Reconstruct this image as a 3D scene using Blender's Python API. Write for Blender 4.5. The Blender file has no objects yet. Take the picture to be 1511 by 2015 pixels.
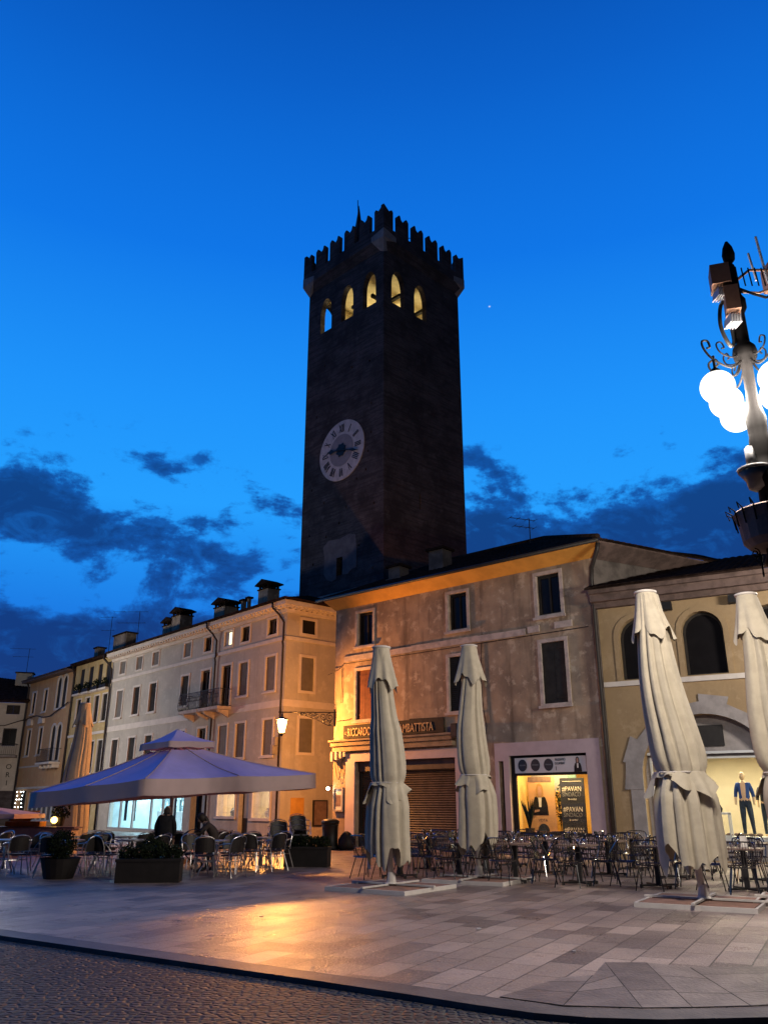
import bpy, bmesh, math, random
from mathutils import Vector, Matrix
from mathutils.geometry import tessellate_polygon
random.seed(7)
R = math.radians
scene = bpy.context.scene
col = scene.collection

# ------------------------------------------------------------------ camera
cd = bpy.data.cameras.new('camera'); cam = bpy.data.objects.new('camera', cd); col.objects.link(cam)
cam.location = (0, 0, 1.5); cam.rotation_euler = (R(90 + 19.62), 0, 0)
cd.sensor_fit = 'VERTICAL'; cd.sensor_height = 36; cd.sensor_width = 27; cd.lens = 28.94
cd.clip_start = .1; cd.clip_end = 3000
scene.camera = cam
scene.render.resolution_x = 767; scene.render.resolution_y = 1024
scene.view_settings.view_transform = 'Standard'; scene.view_settings.look = 'None'
scene.view_settings.exposure = 0; scene.view_settings.gamma = 1
try:
    scene.cycles.use_denoising = True; scene.cycles.max_bounces = 6; scene.cycles.sample_clamp_indirect = 4
    scene.cycles.sample_clamp_direct = 0
except Exception: pass

# ------------------------------------------------------------------ sky (blue hour, dark cloud banks)
world = bpy.data.worlds.new('World'); scene.world = world; world.use_nodes = True
wt = world.node_tree; wt.nodes.clear()
class NT:
    def __init__(s, t): s.t = t
    def n(s, typ, **k):
        x = s.t.nodes.new(typ)
        for a, b in k.items(): setattr(x, a, b)
        return x
    def put(s, sock, v):
        if hasattr(v, 'is_linked') or hasattr(v, 'links'): s.t.links.new(v, sock)
        else: sock.default_value = v
    def m(s, op, a, b=None, c=None, clamp=False):
        x = s.n('ShaderNodeMath', operation=op); x.use_clamp = clamp
        s.put(x.inputs[0], a)
        if b is not None: s.put(x.inputs[1], b)
        if c is not None: s.put(x.inputs[2], c)
        return x.outputs[0]
    def smooth(s, v, lo, hi):
        x = s.n('ShaderNodeMapRange', interpolation_type='SMOOTHSTEP')
        s.put(x.inputs[0], v); x.inputs[1].default_value = lo; x.inputs[2].default_value = hi
        return x.outputs[0]
    def mix(s, f, a, b, typ='MIX'):
        x = s.n('ShaderNodeMix', data_type='RGBA', blend_type=typ)
        s.put(x.inputs[0], f); s.put(x.inputs[6], a); s.put(x.inputs[7], b)
        return x.outputs[2]
    def ramp(s, f, stops):
        x = s.n('ShaderNodeValToRGB'); s.put(x.inputs[0], f)
        cr = x.color_ramp
        while len(cr.elements) < len(stops): cr.elements.new(.5)
        for e, (p, c) in zip(cr.elements, stops): e.position = p; e.color = (*c, 1)
        return x.outputs[0]
W_ = NT(wt)
tc = W_.n('ShaderNodeTexCoord'); sx = W_.n('ShaderNodeSeparateXYZ'); wt.links.new(tc.outputs['Generated'], sx.inputs[0])
X, Y, Z = sx.outputs
hyp = W_.m('SQRT', W_.m('ADD', W_.m('MULTIPLY', X, X), W_.m('MULTIPLY', Y, Y)))
E_ = W_.m('DIVIDE', Z, W_.m('MAXIMUM', hyp, .02))           # tangent of the elevation
A_ = W_.m('ARCTAN2', X, Y)                                   # azimuth, 0 straight ahead
base = W_.ramp(W_.m('MULTIPLY', E_, .7), [(0, (.003, .05, .27)), (.15, (.008, .20, .78)), (.25, (.017, .345, 1.0)), (.35, (.012, .29, .96)), (.52, (.004, .18, .80)), (.75, (.0025, .115, .58)), (1, (.0015, .065, .38))])
# real twilight sky underneath
nis = W_.n('ShaderNodeTexSky', sky_type='NISHITA'); nis.sun_disc = False; nis.sun_elevation = R(-4); nis.sun_rotation = R(10)
cv = W_.n('ShaderNodeCombineXYZ'); W_.put(cv.inputs[0], W_.m('MULTIPLY', A_, 4.4)); W_.put(cv.inputs[1], W_.m('MULTIPLY', E_, 6.8)); W_.put(cv.inputs[2], 3.1)
no = W_.n('ShaderNodeTexNoise'); wt.links.new(cv.outputs[0], no.inputs['Vector']); no.inputs['Scale'].default_value = 1.5; no.inputs['Detail'].default_value = 9; no.inputs['Roughness'].default_value = .66
no.inputs['Distortion'].default_value = .35
no2 = W_.n('ShaderNodeTexNoise'); wt.links.new(cv.outputs[0], no2.inputs['Vector']); no2.inputs['Scale'].default_value = 6; no2.inputs['Detail'].default_value = 7; no2.inputs['Roughness'].default_value = .6
fb = W_.m('ADD', W_.m('MULTIPLY', W_.m('SUBTRACT', no.outputs['Fac'], .48), 4.6), W_.m('MULTIPLY', W_.m('SUBTRACT', no2.outputs['Fac'], .5), 2.8))
def blob(a, e, sa, se, k):
    da = W_.m('DIVIDE', W_.m('SUBTRACT', A_, a), sa); de = W_.m('DIVIDE', W_.m('SUBTRACT', E_, e), se)
    r2 = W_.m('ADD', W_.m('MULTIPLY', da, da), W_.m('MULTIPLY', de, de))
    return W_.m('MULTIPLY', W_.m('EXPONENT', W_.m('MULTIPLY', r2, -1)), k)
def total(bs):
    t = bs[0]
    for b in bs[1:]: t = W_.m('ADD', t, b)
    return t
blobs = total([blob(-.46, .34, .06, .05, 1.2), blob(-.41, .315, .06, .035, 1.0), blob(-.36, .305, .05, .035, .9), blob(-.245, .30, .06, .036, 1.15), blob(-.30, .305, .04, .03, .9), blob(-.18, .27, .05, .03, .7),
               blob(-.275, .405, .035, .016, .8), blob(-.235, .42, .015, .01, .6), blob(-.12, .32, .03, .02, .5), blob(-.35, .17, .12, .05, .5), blob(-.15, .20, .08, .03, .4),
               blob(.12, .43, .045, .022, 1.25), blob(.16, .385, .035, .025, 1.0), blob(.125, .33, .05, .03, 1.0), blob(.24, .28, .16, .055, 1.5), blob(.42, .29, .16, .085, 1.7), blob(-.42, .14, .16, .05, 1.0), blob(-.20, .17, .10, .03, .6), blob(.2, .285, .08, .03, .8),
               blob(-.40, .225, .07, .02, -.75), blob(-.19, .225, .05, .015, -.5), blob(-.46, .50, .02, .02, .4), blob(.21, .425, .02, .008, .5)])
low = W_.smooth(E_, .42, .08)
dens = W_.m('ADD', W_.m('ADD', W_.m('MULTIPLY', fb, W_.smooth(E_, .56, .38)), blobs), W_.m('MULTIPLY', W_.m('SUBTRACT', low, .33), 1.15))
cf = W_.m('MULTIPLY', W_.smooth(dens, .05, .75), W_.smooth(E_, .62, .42))
no3 = W_.n('ShaderNodeTexNoise'); wt.links.new(cv.outputs[0], no3.inputs['Vector']); no3.inputs['Scale'].default_value = 3.2; no3.inputs['Detail'].default_value = 8; no3.inputs['Roughness'].default_value = .62; no3.inputs['Distortion'].default_value = .8
cloudc = W_.mix(W_.smooth(dens, .3, 1.4), (.004, .085, .40, 1), (.002, .028, .17, 1))
cloudc = W_.mix(W_.m('MULTIPLY', W_.smooth(no3.outputs['Fac'], .50, .68), .55), cloudc, (.006, .12, .50, 1))
skyc = W_.mix(W_.m('MULTIPLY', cf, .92), base, cloudc)
star = blob(.148, .658, .0011, .0011, 1.0)
skyc = W_.mix(W_.m('MINIMUM', star, 1), skyc, (.75, .85, 1, 1))
bg1 = W_.n('ShaderNodeBackground'); wt.links.new(skyc, bg1.inputs[0])
# brightness falls off away from the afterglow behind the tower
az = W_.m('ABSOLUTE', W_.m('ADD', A_, .4))
fall = W_.m('ADD', .06, W_.m('MULTIPLY', W_.smooth(az, 2.1, .85), .94))
zen = W_.smooth(E_, 6.0, 1.2)
fall = W_.m('MULTIPLY', fall, W_.m('ADD', .8, W_.m('MULTIPLY', zen, .2)))
W_.put(bg1.inputs[1], fall)
bg2 = W_.n('ShaderNodeBackground'); wt.links.new(nis.outputs[0], bg2.inputs[0]); bg2.inputs[1].default_value = .05
ad = W_.n('ShaderNodeAddShader'); wt.links.new(bg1.outputs[0], ad.inputs[0]); wt.links.new(bg2.outputs[0], ad.inputs[1])
wo = W_.n('ShaderNodeOutputWorld'); wt.links.new(ad.outputs[0], wo.inputs[0])

# light strengths of the globe lamps and the lantern
GLOBE = 640; LANTERN = 3700

# ------------------------------------------------------------------ materials
MATS = {}
def mat(name, base, rough=.8, var=.25, scale=3, col2=None, bump=0, bscale=60, metal=0, emit=None, estr=0, spec=.3, coat=0):
    if name in MATS: return MATS[name]
    m = bpy.data.materials.new(name); m.use_nodes = True; MATS[name] = m
    t = NT(m.node_tree); b = m.node_tree.nodes['Principled BSDF']
    tcn = t.n('ShaderNodeTexCoord').outputs['Object']
    n1 = t.n('ShaderNodeTexNoise'); t.put(n1.inputs['Vector'], tcn); n1.inputs['Scale'].default_value = scale; n1.inputs['Detail'].default_value = 6; n1.inputs['Roughness'].default_value = .62
    c2 = col2 or tuple(x * (1 - var) for x in base)
    f = t.smooth(n1.outputs['Fac'], .36, .66)
    c = t.mix(f, (*base, 1), (*c2, 1))
    t.put(b.inputs['Base Color'], c)
    b.inputs['Roughness'].default_value = rough; b.inputs['Metallic'].default_value = metal
    b.inputs['Specular IOR Level'].default_value = spec
    if coat: b.inputs['Coat Weight'].default_value = coat
    if bump:
        n2 = t.n('ShaderNodeTexNoise'); t.put(n2.inputs['Vector'], tcn); n2.inputs['Scale'].default_value = bscale; n2.inputs['Detail'].default_value = 4
        bp = t.n('ShaderNodeBump'); bp.inputs['Strength'].default_value = bump; bp.inputs['Distance'].default_value = .02
        t.put(bp.inputs['Height'], n2.outputs['Fac']); t.put(b.inputs['Normal'], bp.outputs[0])
    if emit: b.inputs['Emission Color'].default_value = (*emit, 1); b.inputs['Emission Strength'].default_value = estr
    return m
def plaster(name, a, b_, c, s=.35, streak=.5, crack=0.0):
    """old render: two noise scales, vertical streaks, patches of a third colour"""
    m = bpy.data.materials.new(name); m.use_nodes = True; MATS[name] = m
    t = NT(m.node_tree); b = m.node_tree.nodes['Principled BSDF']
    co = t.n('ShaderNodeTexCoord').outputs['Object']
    def noise(sc, det=6, mp=None, rough=.6):
        v = co
        if mp:
            q = t.n('ShaderNodeMapping'); t.put(q.inputs[0], co); q.inputs['Scale'].default_value = mp; v = q.outputs[0]
        x = t.n('ShaderNodeTexNoise'); t.put(x.inputs['Vector'], v); x.inputs['Scale'].default_value = sc; x.inputs['Detail'].default_value = det; x.inputs['Roughness'].default_value = rough
        return x.outputs['Fac']
    c1 = t.mix(t.smooth(noise(s * 2.2), .35, .65), (*a, 1), (*b_, 1))
    c1 = t.mix(t.m('MULTIPLY', t.smooth(noise(s * 5, 8, None, .7), .52, .62), .85), c1, (*c, 1))
    c1 = t.mix(t.m('MULTIPLY', t.smooth(noise(1, 5, (2.2, 2.2, .22)), .5, .72), streak), c1, (*[x * .55 for x in b_], 1))
    c1 = t.mix(t.m('MULTIPLY', t.smooth(noise(9, 5), .3, .8), .35), c1, (*[x * .7 for x in a], 1))
    t.put(b.inputs['Base Color'], c1); b.inputs['Roughness'].default_value = .92; b.inputs['Specular IOR Level'].default_value = .15
    bp = t.n('ShaderNodeBump'); bp.inputs['Strength'].default_value = .35; bp.inputs['Distance'].default_value = .03
    t.put(bp.inputs['Height'], t.m('ADD', noise(s * 9, 8), t.m('MULTIPLY', noise(30, 4), .25))); t.put(b.inputs['Normal'], bp.outputs[0])
    return m
def brick_mat(name, a, b_, mortar, scale, rot=None):
    m = bpy.data.materials.new(name); m.use_nodes = True; MATS[name] = m
    t = NT(m.node_tree); b = m.node_tree.nodes['Principled BSDF']
    co = t.n('ShaderNodeTexCoord').outputs['Object']
    s = t.n('ShaderNodeSeparateXYZ'); t.put(s.inputs[0], co)
    cb = t.n('ShaderNodeCombineXYZ'); t.put(cb.inputs[0], t.m('ADD', s.outputs[0], s.outputs[1])); t.put(cb.inputs[1], s.outputs[2])
    br = t.n('ShaderNodeTexBrick'); t.put(br.inputs['Vector'], cb.outputs[0]); br.inputs['Scale'].default_value = scale
    br.inputs['Color1'].default_value = (*a, 1); br.inputs['Color2'].default_value = (*b_, 1); br.inputs['Mortar'].default_value = (*mortar, 1); br.inputs['Mortar Size'].default_value = .02
    n1 = t.n('ShaderNodeTexNoise'); t.put(n1.inputs['Vector'], co); n1.inputs['Scale'].default_value = .45; n1.inputs['Detail'].default_value = 9; n1.inputs['Roughness'].default_value = .68
    c = t.mix(t.smooth(n1.outputs['Fac'], .4, .64), br.outputs['Color'], (*[x * .5 for x in a], 1))
    n3 = t.n('ShaderNodeTexNoise'); t.put(n3.inputs['Vector'], co); n3.inputs['Scale'].default_value = 1.3; n3.inputs['Detail'].default_value = 6
    c = t.mix(t.m('MULTIPLY', t.smooth(n3.outputs['Fac'], .56, .7), .5), c, (*mortar, 1))
    mp = t.n('ShaderNodeMapping'); t.put(mp.inputs[0], co); mp.inputs['Scale'].default_value = (.35, .35, 5.5)
    n4 = t.n('ShaderNodeTexNoise'); t.put(n4.inputs['Vector'], mp.outputs[0]); n4.inputs['Scale'].default_value = 1; n4.inputs['Detail'].default_value = 5; n4.inputs['Roughness'].default_value = .7
    c = t.mix(t.m('MULTIPLY', t.smooth(n4.outputs['Fac'], .45, .6), .6), c, (*[x * .38 for x in a], 1))
    t.put(b.inputs['Base Color'], c); b.inputs['Roughness'].default_value = .95; b.inputs['Specular IOR Level'].default_value = .1
    bp = t.n('ShaderNodeBump'); bp.inputs['Strength'].default_value = .6; bp.inputs['Distance'].default_value = .03
    t.put(bp.inputs['Height'], t.m('SUBTRACT', n1.outputs['Fac'], t.m('MULTIPLY', br.outputs['Fac'], .3))); t.put(b.inputs['Normal'], bp.outputs[0])
    return m
def glow(name, c, s):
    m = bpy.data.materials.new(name); m.use_nodes = True; MATS[name] = m
    t = NT(m.node_tree); m.node_tree.nodes.clear()
    e = t.n('ShaderNodeEmission'); e.inputs[0].default_value = (*c, 1); e.inputs[1].default_value = s
    o = t.n('ShaderNodeOutputMaterial'); t.put(o.inputs[0], e.outputs[0]); return m
def glass(name, c=(1, 1, 1), gl=.09, rough=.03):
    m = bpy.data.materials.new(name); m.use_nodes = True; MATS[name] = m
    t = NT(m.node_tree); m.node_tree.nodes.clear()
    a = t.n('ShaderNodeBsdfTransparent'); a.inputs[0].default_value = (*c, 1)
    g = t.n('ShaderNodeBsdfGlossy'); g.inputs['Roughness'].default_value = rough
    x = t.n('ShaderNodeMixShader'); x.inputs[0].default_value = gl; t.put(x.inputs[1], a.outputs[0]); t.put(x.inputs[2], g.outputs[0])
    o = t.n('ShaderNodeOutputMaterial'); t.put(o.inputs[0], x.outputs[0]); return m

M = {}
M['white_render'] = plaster('white_render', (.50, .465, .405), (.43, .395, .35), (.55, .51, .45), .3, .3)
M['trim'] = mat('pale_trim', (.66, .60, .54), .8, .12, 2)
M['yellow_render'] = plaster('yellow_render', (.58, .44, .22), (.50, .37, .18), (.62, .50, .30), .4, .35)
M['orange_render'] = plaster('orange_render', (.62, .37, .20), (.56, .34, .18), (.60, .44, .24), .4, .3)
M['old_render'] = plaster('old_render', (.43, .325, .225), (.25, .19, .14), (.58, .48, .36), .45, .95)
M['ochre'] = mat('ochre_cove', (.62, .33, .07), .8, .2, 1.5)
M['cream_render'] = plaster('cream_render', (.37, .265, .15), (.31, .22, .125), (.41, .30, .18), .3, .2)
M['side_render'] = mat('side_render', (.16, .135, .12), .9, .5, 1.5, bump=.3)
M['canopy_stone'] = mat('canopy_stone', (.33, .25, .17), .85, .3, 3, bump=.2)
M['grey_stone'] = mat('grey_stone', (.34, .31, .30), .85, .25, 2.5, bump=.3)
M['pale_stone'] = mat('pale_stone', (.55, .47, .42), .85, .3, 4, bump=.4)
M['mauve_paint'] = mat('shopfront_paint', (.50, .41, .43), .7, .12, 2)
M['brown_cornice'] = mat('brown_cornice', (.16, .11, .095), .9, .4, 3, bump=.4)
M['tile'] = mat('roof_tile', (.045, .028, .022), 1, .5, 3, bump=.4, spec=0)
M['dark_metal'] = mat('dark_metal', (.02, .018, .018), .5, .3, 8, spec=.4)
M['lamp_iron'] = mat('lamp_iron', (.004, .0035, .0035), .7, .3, 8, spec=.04)
M['gutter'] = mat('gutter_metal', (.035, .028, .025), .5, .3, 5)
M['shutter_dark'] = mat('dark_shutter', (.035, .03, .026), .8, .4, 4)
M['shutter_grey'] = mat('grey_shutter', (.17, .155, .14), .75, .15, 3)
M['shutter_red'] = mat('red_shutter', (.16, .055, .03), .75, .35, 6)
M['rollshutter'] = mat('rolling_shutter', (.08, .055, .036), .5, .45, 2.5, spec=.5)
M['void'] = mat('dark_room', (.012, .010, .010), .95, .2, 2)
M['dark_pane'] = mat('dark_pane', (.012, .011, .012), .15, .2, 2, bump=.02, bscale=3, spec=.22)
M['brick'] = brick_mat('tower_brick', (.11, .094, .098), (.078, .066, .07), (.16, .142, .145), 3.0)
M['tower_plaster'] = mat('tower_plaster', (.20, .165, .17), .95, .3, 1.6, bump=.4, bscale=8)
M['belfry_plaster'] = mat('belfry_plaster', (.55, .46, .30), .9, .2, 2)
M['clock_pale'] = mat('clock_ring', (.60, .56, .58), .8, .22, 3)
M['clock_mid'] = mat('clock_centre', (.30, .28, .31), .8, .15, 3)
M['black'] = mat('black_paint', (.012, .012, .014), .6, .2, 4)
M['canvas'] = mat('canvas', (.44, .385, .30), .9, .12, 5, bump=.25, bscale=14, spec=.1)
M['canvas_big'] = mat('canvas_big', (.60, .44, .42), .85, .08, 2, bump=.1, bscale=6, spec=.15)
M['canvas_sky_tint'] = mat('canvas_sky_tint', (.62, .53, .95), .85, .08, 2, bump=.1, bscale=6, spec=.15)  # same parasol's top cloth, blue sky light put into its colour
M['pole_white'] = mat('white_pole', (.55, .50, .46), .5, .15, 5)
M['base_tile'] = mat('base_slab', (.27, .15, .11), .8, .35, 6, bump=.3)
M['wire'] = mat('black_wire', (.014, .012, .012), .2, .2, 8, metal=.0, spec=1, coat=1)
M['alu'] = mat('aluminium_tube', (.62, .58, .55), .28, .12, 8, metal=.9)
M['weave'] = mat('dark_weave', (.03, .022, .018), .55, .4, 40, spec=.5)
M['table_wood'] = mat('table_wood', (.22, .15, .12), .35, .35, 5, spec=.5)
M['leaf'] = mat('leaf', (.008, .013, .006), .8, .5, 6, spec=.1)
M['leaf2'] = mat('leaf_light', (.018, .026, .010), .8, .5, 6, spec=.1)
M['pot'] = mat('dark_pot', (.018, .014, .013), .6, .3, 5)
M['skin'] = mat('skin', (.42, .24, .17), .6, .1, 8)
M['coat'] = mat('dark_coat', (.014, .013, .016), .85, .3, 9)
M['coat2'] = mat('brown_coat', (.05, .035, .03), .85, .3, 9)
M['hair'] = mat('dark_hair', (.025, .016, .012), .6, .3, 30)
M['trouser'] = mat('dark_trousers', (.02, .02, .026), .85, .3, 9)
M['jean'] = mat('jean', (.035, .055, .085), .85, .4, 6)
M['navy'] = mat('navy_cloth', (.03, .08, .26), .85, .3, 6)
M['shirt'] = mat('peach_shirt', (.62, .42, .26), .8, .1, 6)
M['manne'] = mat('mannequin', (.66, .50, .30), .4, .05, 6)
M['bin'] = mat('bin_plastic', (.012, .014, .014), .45, .3, 4)
M['orange_box'] = mat('orange_crate', (.55, .20, .03), .6, .25, 4)
M['grey_frame'] = mat('grey_frame', (.36, .35, .35), .5, .1, 4)
M['shelf'] = mat('white_shelf', (.6, .62, .62), .6, .1, 4)
M['flood'] = mat('flood_box', (.16, .08, .05), .5, .2, 9)
M['flood_grey'] = mat('flood_grey', (.045, .045, .048), .5, .2, 9)
M['fin'] = mat('white_fin', (.4, .4, .42), .4, .1, 6)
M['cable'] = mat('cable', (.015, .013, .012), .6, .2, 6)
M['glass'] = glass('window_glass')
M['tumbler'] = glass('tumbler_glass', (.9, .9, .92), .6, .04)
def frosted(name, c, s, tr):
    m = bpy.data.materials.new(name); m.use_nodes = True; MATS[name] = m
    t = NT(m.node_tree); m.node_tree.nodes.clear()
    e = t.n('ShaderNodeEmission'); e.inputs[0].default_value = (*c, 1); e.inputs[1].default_value = s
    a = t.n('ShaderNodeBsdfTransparent'); a.inputs[0].default_value = (tr, tr, tr, 1)
    x = t.n('ShaderNodeAddShader'); t.put(x.inputs[0], e.outputs[0]); t.put(x.inputs[1], a.outputs[0])
    o = t.n('ShaderNodeOutputMaterial'); t.put(o.inputs[0], x.outputs[0]); return m
M['globe'] = frosted('lamp_globe', (1, .95, .88), 1.15, .8)
M['lantern_glow'] = frosted('lantern_glow', (1, .60, .18), 8, .9)
LAMPS = {}
def bulb(parent, loc, e, c, r=.1):
    k = (e, c)
    if k not in LAMPS: ld = bpy.data.lights.new('bulb_light', 'POINT'); ld.energy = e; ld.color = c; ld.shadow_soft_size = r; LAMPS[k] = ld
    o = bpy.data.objects.new('bulb_light', LAMPS[k]); col.objects.link(o); o.parent = parent; o.location = loc; return o

# ------------------------------------------------------------------ mesh building
class MB:
    def __init__(s): s.v = []; s.f = []; s.mi = []; s.k = 0; s.M = None
    def add(s, vs, fs, k=None):
        o = len(s.v)
        if s.M is not None: vs = [tuple(s.M @ Vector(v)) for v in vs]
        s.v += [tuple(v) for v in vs]
        s.f += [tuple(i + o for i in f) for f in fs]
        s.mi += [s.k if k is None else k] * len(fs)
        return s
    def box(s, x0, x1, y0, y1, z0, z1, k=None):
        vs = [(x, y, z) for x in (x0, x1) for y in (y0, y1) for z in (z0, z1)]
        return s.add(vs, [(0, 1, 3, 2), (4, 6, 7, 5), (0, 4, 5, 1), (2, 3, 7, 6), (0, 2, 6, 4), (1, 5, 7, 3)], k)
    def tube(s, pts, r, n=6, k=None, closed=False):
        pts = [Vector(p) for p in pts]; N = len(pts)
        rs = r if isinstance(r, (list, tuple)) else [r] * N
        vs = []; fs = []
        prev = None
        for i, p in enumerate(pts):
            if closed: d = pts[(i + 1) % N] - pts[i - 1]
            else: d = pts[min(i + 1, N - 1)] - pts[max(i - 1, 0)]
            d.normalize()
            if prev is None: a = d.orthogonal().normalized()
            else: a = (prev - d * prev.dot(d)).normalized()
            prev = a; b = d.cross(a)
            for j in range(n):
                t = 2 * math.pi * j / n
                vs.append(p + (a * math.cos(t) + b * math.sin(t)) * rs[i])
        for i in range(N if closed else N - 1):
            for j in range(n):
                i2 = (i + 1) % N
                fs.append((i * n + j, i * n + (j + 1) % n, i2 * n + (j + 1) % n, i2 * n + j))
        if not closed:
            fs.append(tuple(range(n - 1, -1, -1))); fs.append(tuple((N - 1) * n + j for j in range(n)))
        return s.add(vs, fs, k)
    def lathe(s, prof, n=16, c=(0, 0), k=None, sq=1, rot=0, mod=None):
        vs = []; fs = []; N = len(prof)
        for i, (r, z) in enumerate(prof):
            for j in range(n):
                t = 2 * math.pi * j / n + rot
                q = r * (mod(t, z, i) if mod else 1)
                vs.append((c[0] + q * math.cos(t), c[1] + q * math.sin(t) * sq, z))
        for i in range(N - 1):
            for j in range(n): fs.append((i * n + j, i * n + (j + 1) % n, (i + 1) * n + (j + 1) % n, (i + 1) * n + j))
        fs.append(tuple(range(n - 1, -1, -1))); fs.append(tuple((N - 1) * n + j for j in range(n)))
        return s.add(vs, fs, k)
    def panel(s, outer, y0, y1, holes=(), k=None, plane='y'):
        loops = [list(outer)] + [list(h) for h in holes]
        P = (lambda a, y, b: (a, y, b)) if plane == 'y' else ((lambda a, y, b: (y, a, b)) if plane == 'x' else (lambda a, y, b: (a, b, y)))
        flat = [p for l in loops for p in l]; n = len(flat)
        tris = tessellate_polygon([[Vector((p[0], p[1], 0)) for p in l] for l in loops])
        vs = [P(a, y0, b) for a, b in flat] + [P(a, y1, b) for a, b in flat]
        fs = [tuple(t) for t in tris] + [tuple(i + n for i in reversed(t)) for t in tris]
        o = 0
        for l in loops:
            m = len(l)
            for i in range(m): a = o + i; b = o + (i + 1) % m; fs.append((a, b, b + n, a + n))
            o += m
        return s.add(vs, fs, k)
    def patch(s, a, b, c, d, period=.24, amp=.035, thick=.06, k=None):
        a, b, c, d = map(Vector, (a, b, c, d))
        L = max((b - a).length, (c - d).length); nu = max(2, int(L / period * 6)); vs = []; fs = []
        nv = 14
        for i in range(nu + 1):
            u = i / nu; h = abs(math.sin(math.pi * u * L / period)) * amp
            lo = a.lerp(b, u); hi = d.lerp(c, u)
            for j in range(nv + 1): vs.append(lo.lerp(hi, j / nv) + Vector((0, 0, h + .012 * ((j % 2)))))
        w = nv + 1
        for i in range(nu):
            for j in range(nv): fs.append((i * w + j, (i + 1) * w + j, (i + 1) * w + j + 1, i * w + j + 1))
        o = len(vs); vs += [a - Vector((0, 0, thick)), b - Vector((0, 0, thick)), c - Vector((0, 0, thick)), d - Vector((0, 0, thick))]
        fs.append((o, o + 3, o + 2, o + 1))
        for i in range(nu): fs.append((i * w, (i + 1) * w, o + (1 if i >= nu // 2 else 0)))
        fs.append((0 + (nu // 2) * w, o + 1, o))
        return s.add(vs, fs, k)
    def sphere(s, c, r, n=12, m=8, k=None, sc=(1, 1, 1)):
        vs = [(c[0], c[1], c[2] - r * sc[2])]; fs = []
        for i in range(1, m):
            ph = -math.pi / 2 + math.pi * i / m
            for j in range(n):
                t = 2 * math.pi * j / n
                vs.append((c[0] + r * sc[0] * math.cos(ph) * math.cos(t), c[1] + r * sc[1] * math.cos(ph) * math.sin(t), c[2] + r * sc[2] * math.sin(ph)))
        vs.append((c[0], c[1], c[2] + r * sc[2])); T = len(vs) - 1
        for j in range(n): fs.append((0, 1 + (j + 1) % n, 1 + j)); fs.append((T, T - n + j, T - n + (j + 1) % n))
        for i in range(m - 2):
            for j in range(n):
                a = 1 + i * n + j; b = 1 + i * n + (j + 1) % n; fs.append((a, b, b + n, a + n))
        return s.add(vs, fs, k)
    def mesh(s, name, mats, smooth=False, fix=True):
        me = bpy.data.meshes.new(name); me.from_pydata(s.v, [], s.f)
        for m in (mats if isinstance(mats, (list, tuple)) else [mats]): me.materials.append(M[m] if isinstance(m, str) else m)
        me.polygons.foreach_set('material_index', s.mi)
        if fix:
            bm = bmesh.new(); bm.from_mesh(me); bmesh.ops.recalc_face_normals(bm, faces=bm.faces); bm.to_mesh(me); bm.free()
        if smooth: me.polygons.foreach_set('use_smooth', [True] * len(me.polygons))
        me.update(); return me
    def build(s, name, mats, parent=None, smooth=False, label=None):
        o = bpy.data.objects.new(name, s.mesh(name, mats, smooth)); col.objects.link(o); o.parent = parent
        if label: o['label'] = label
        return o
def smooth_pts(P, k=3):
    P = [Vector(p) for p in P]; out = []
    for i in range(len(P) - 1):
        p0, p1, p2, p3 = P[max(i - 1, 0)], P[i], P[i + 1], P[min(i + 2, len(P) - 1)]
        for j in range(k):
            t_ = j / k; out.append(.5 * ((2 * p1) + (-p0 + p2) * t_ + (2 * p0 - 5 * p1 + 4 * p2 - p3) * t_ ** 2 + (-p0 + 3 * p1 - 3 * p2 + p3) * t_ ** 3))
    return out + [P[-1]]
def struct(o): o['kind'] = 'structure'; return o
def thing(name, label, cat, loc=(0, 0, 0), rz=0, group=None):
    o = bpy.data.objects.new(name, None); col.objects.link(o); o.empty_display_size = .3
    o.location = loc; o.rotation_euler = (0, 0, rz); return tag(o, label, cat, group)
def tag(o, label, cat, group=None, kind=None):
    o['label'] = label; o['category'] = cat
    if group: o['group'] = group
    if kind: o['kind'] = kind
    return o
def dup(root, loc, rz, label, group=None, sc=None):
    def cp(o, p):
        c = o.copy(); col.objects.link(c); c.parent = p
        for ch in o.children: cp(ch, c)
        return c
    r = root.copy(); col.objects.link(r); r.location = loc; r.rotation_euler = (0, 0, rz); r['label'] = label
    if group: r['group'] = group
    if sc: r.scale = sc
    for ch in root.children: cp(ch, r)
    return r
def text(name, s, size, m, parent, loc, rz=0, ext=.01, sx=1.0, align='LEFT'):
    cu = bpy.data.curves.new(name, 'FONT'); cu.body = s; cu.size = size; cu.extrude = ext; cu.align_x = align; cu.resolution_u = 3
    t = bpy.data.objects.new(name, cu); col.objects.link(t)
    bpy.context.view_layer.update()
    me = bpy.data.meshes.new_from_object(t.evaluated_get(bpy.context.evaluated_depsgraph_get()))
    bpy.data.objects.remove(t); me.materials.clear(); me.materials.append(M[m])
    o = bpy.data.objects.new(name, me); col.objects.link(o); o.parent = parent; o.location = loc; o.rotation_euler = (R(90), 0, rz); o.scale = (sx, 1, 1)
    return o
def rect(x0, x1, z0, z1): return [(x0, z0), (x1, z0), (x1, z1), (x0, z1)]
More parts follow.
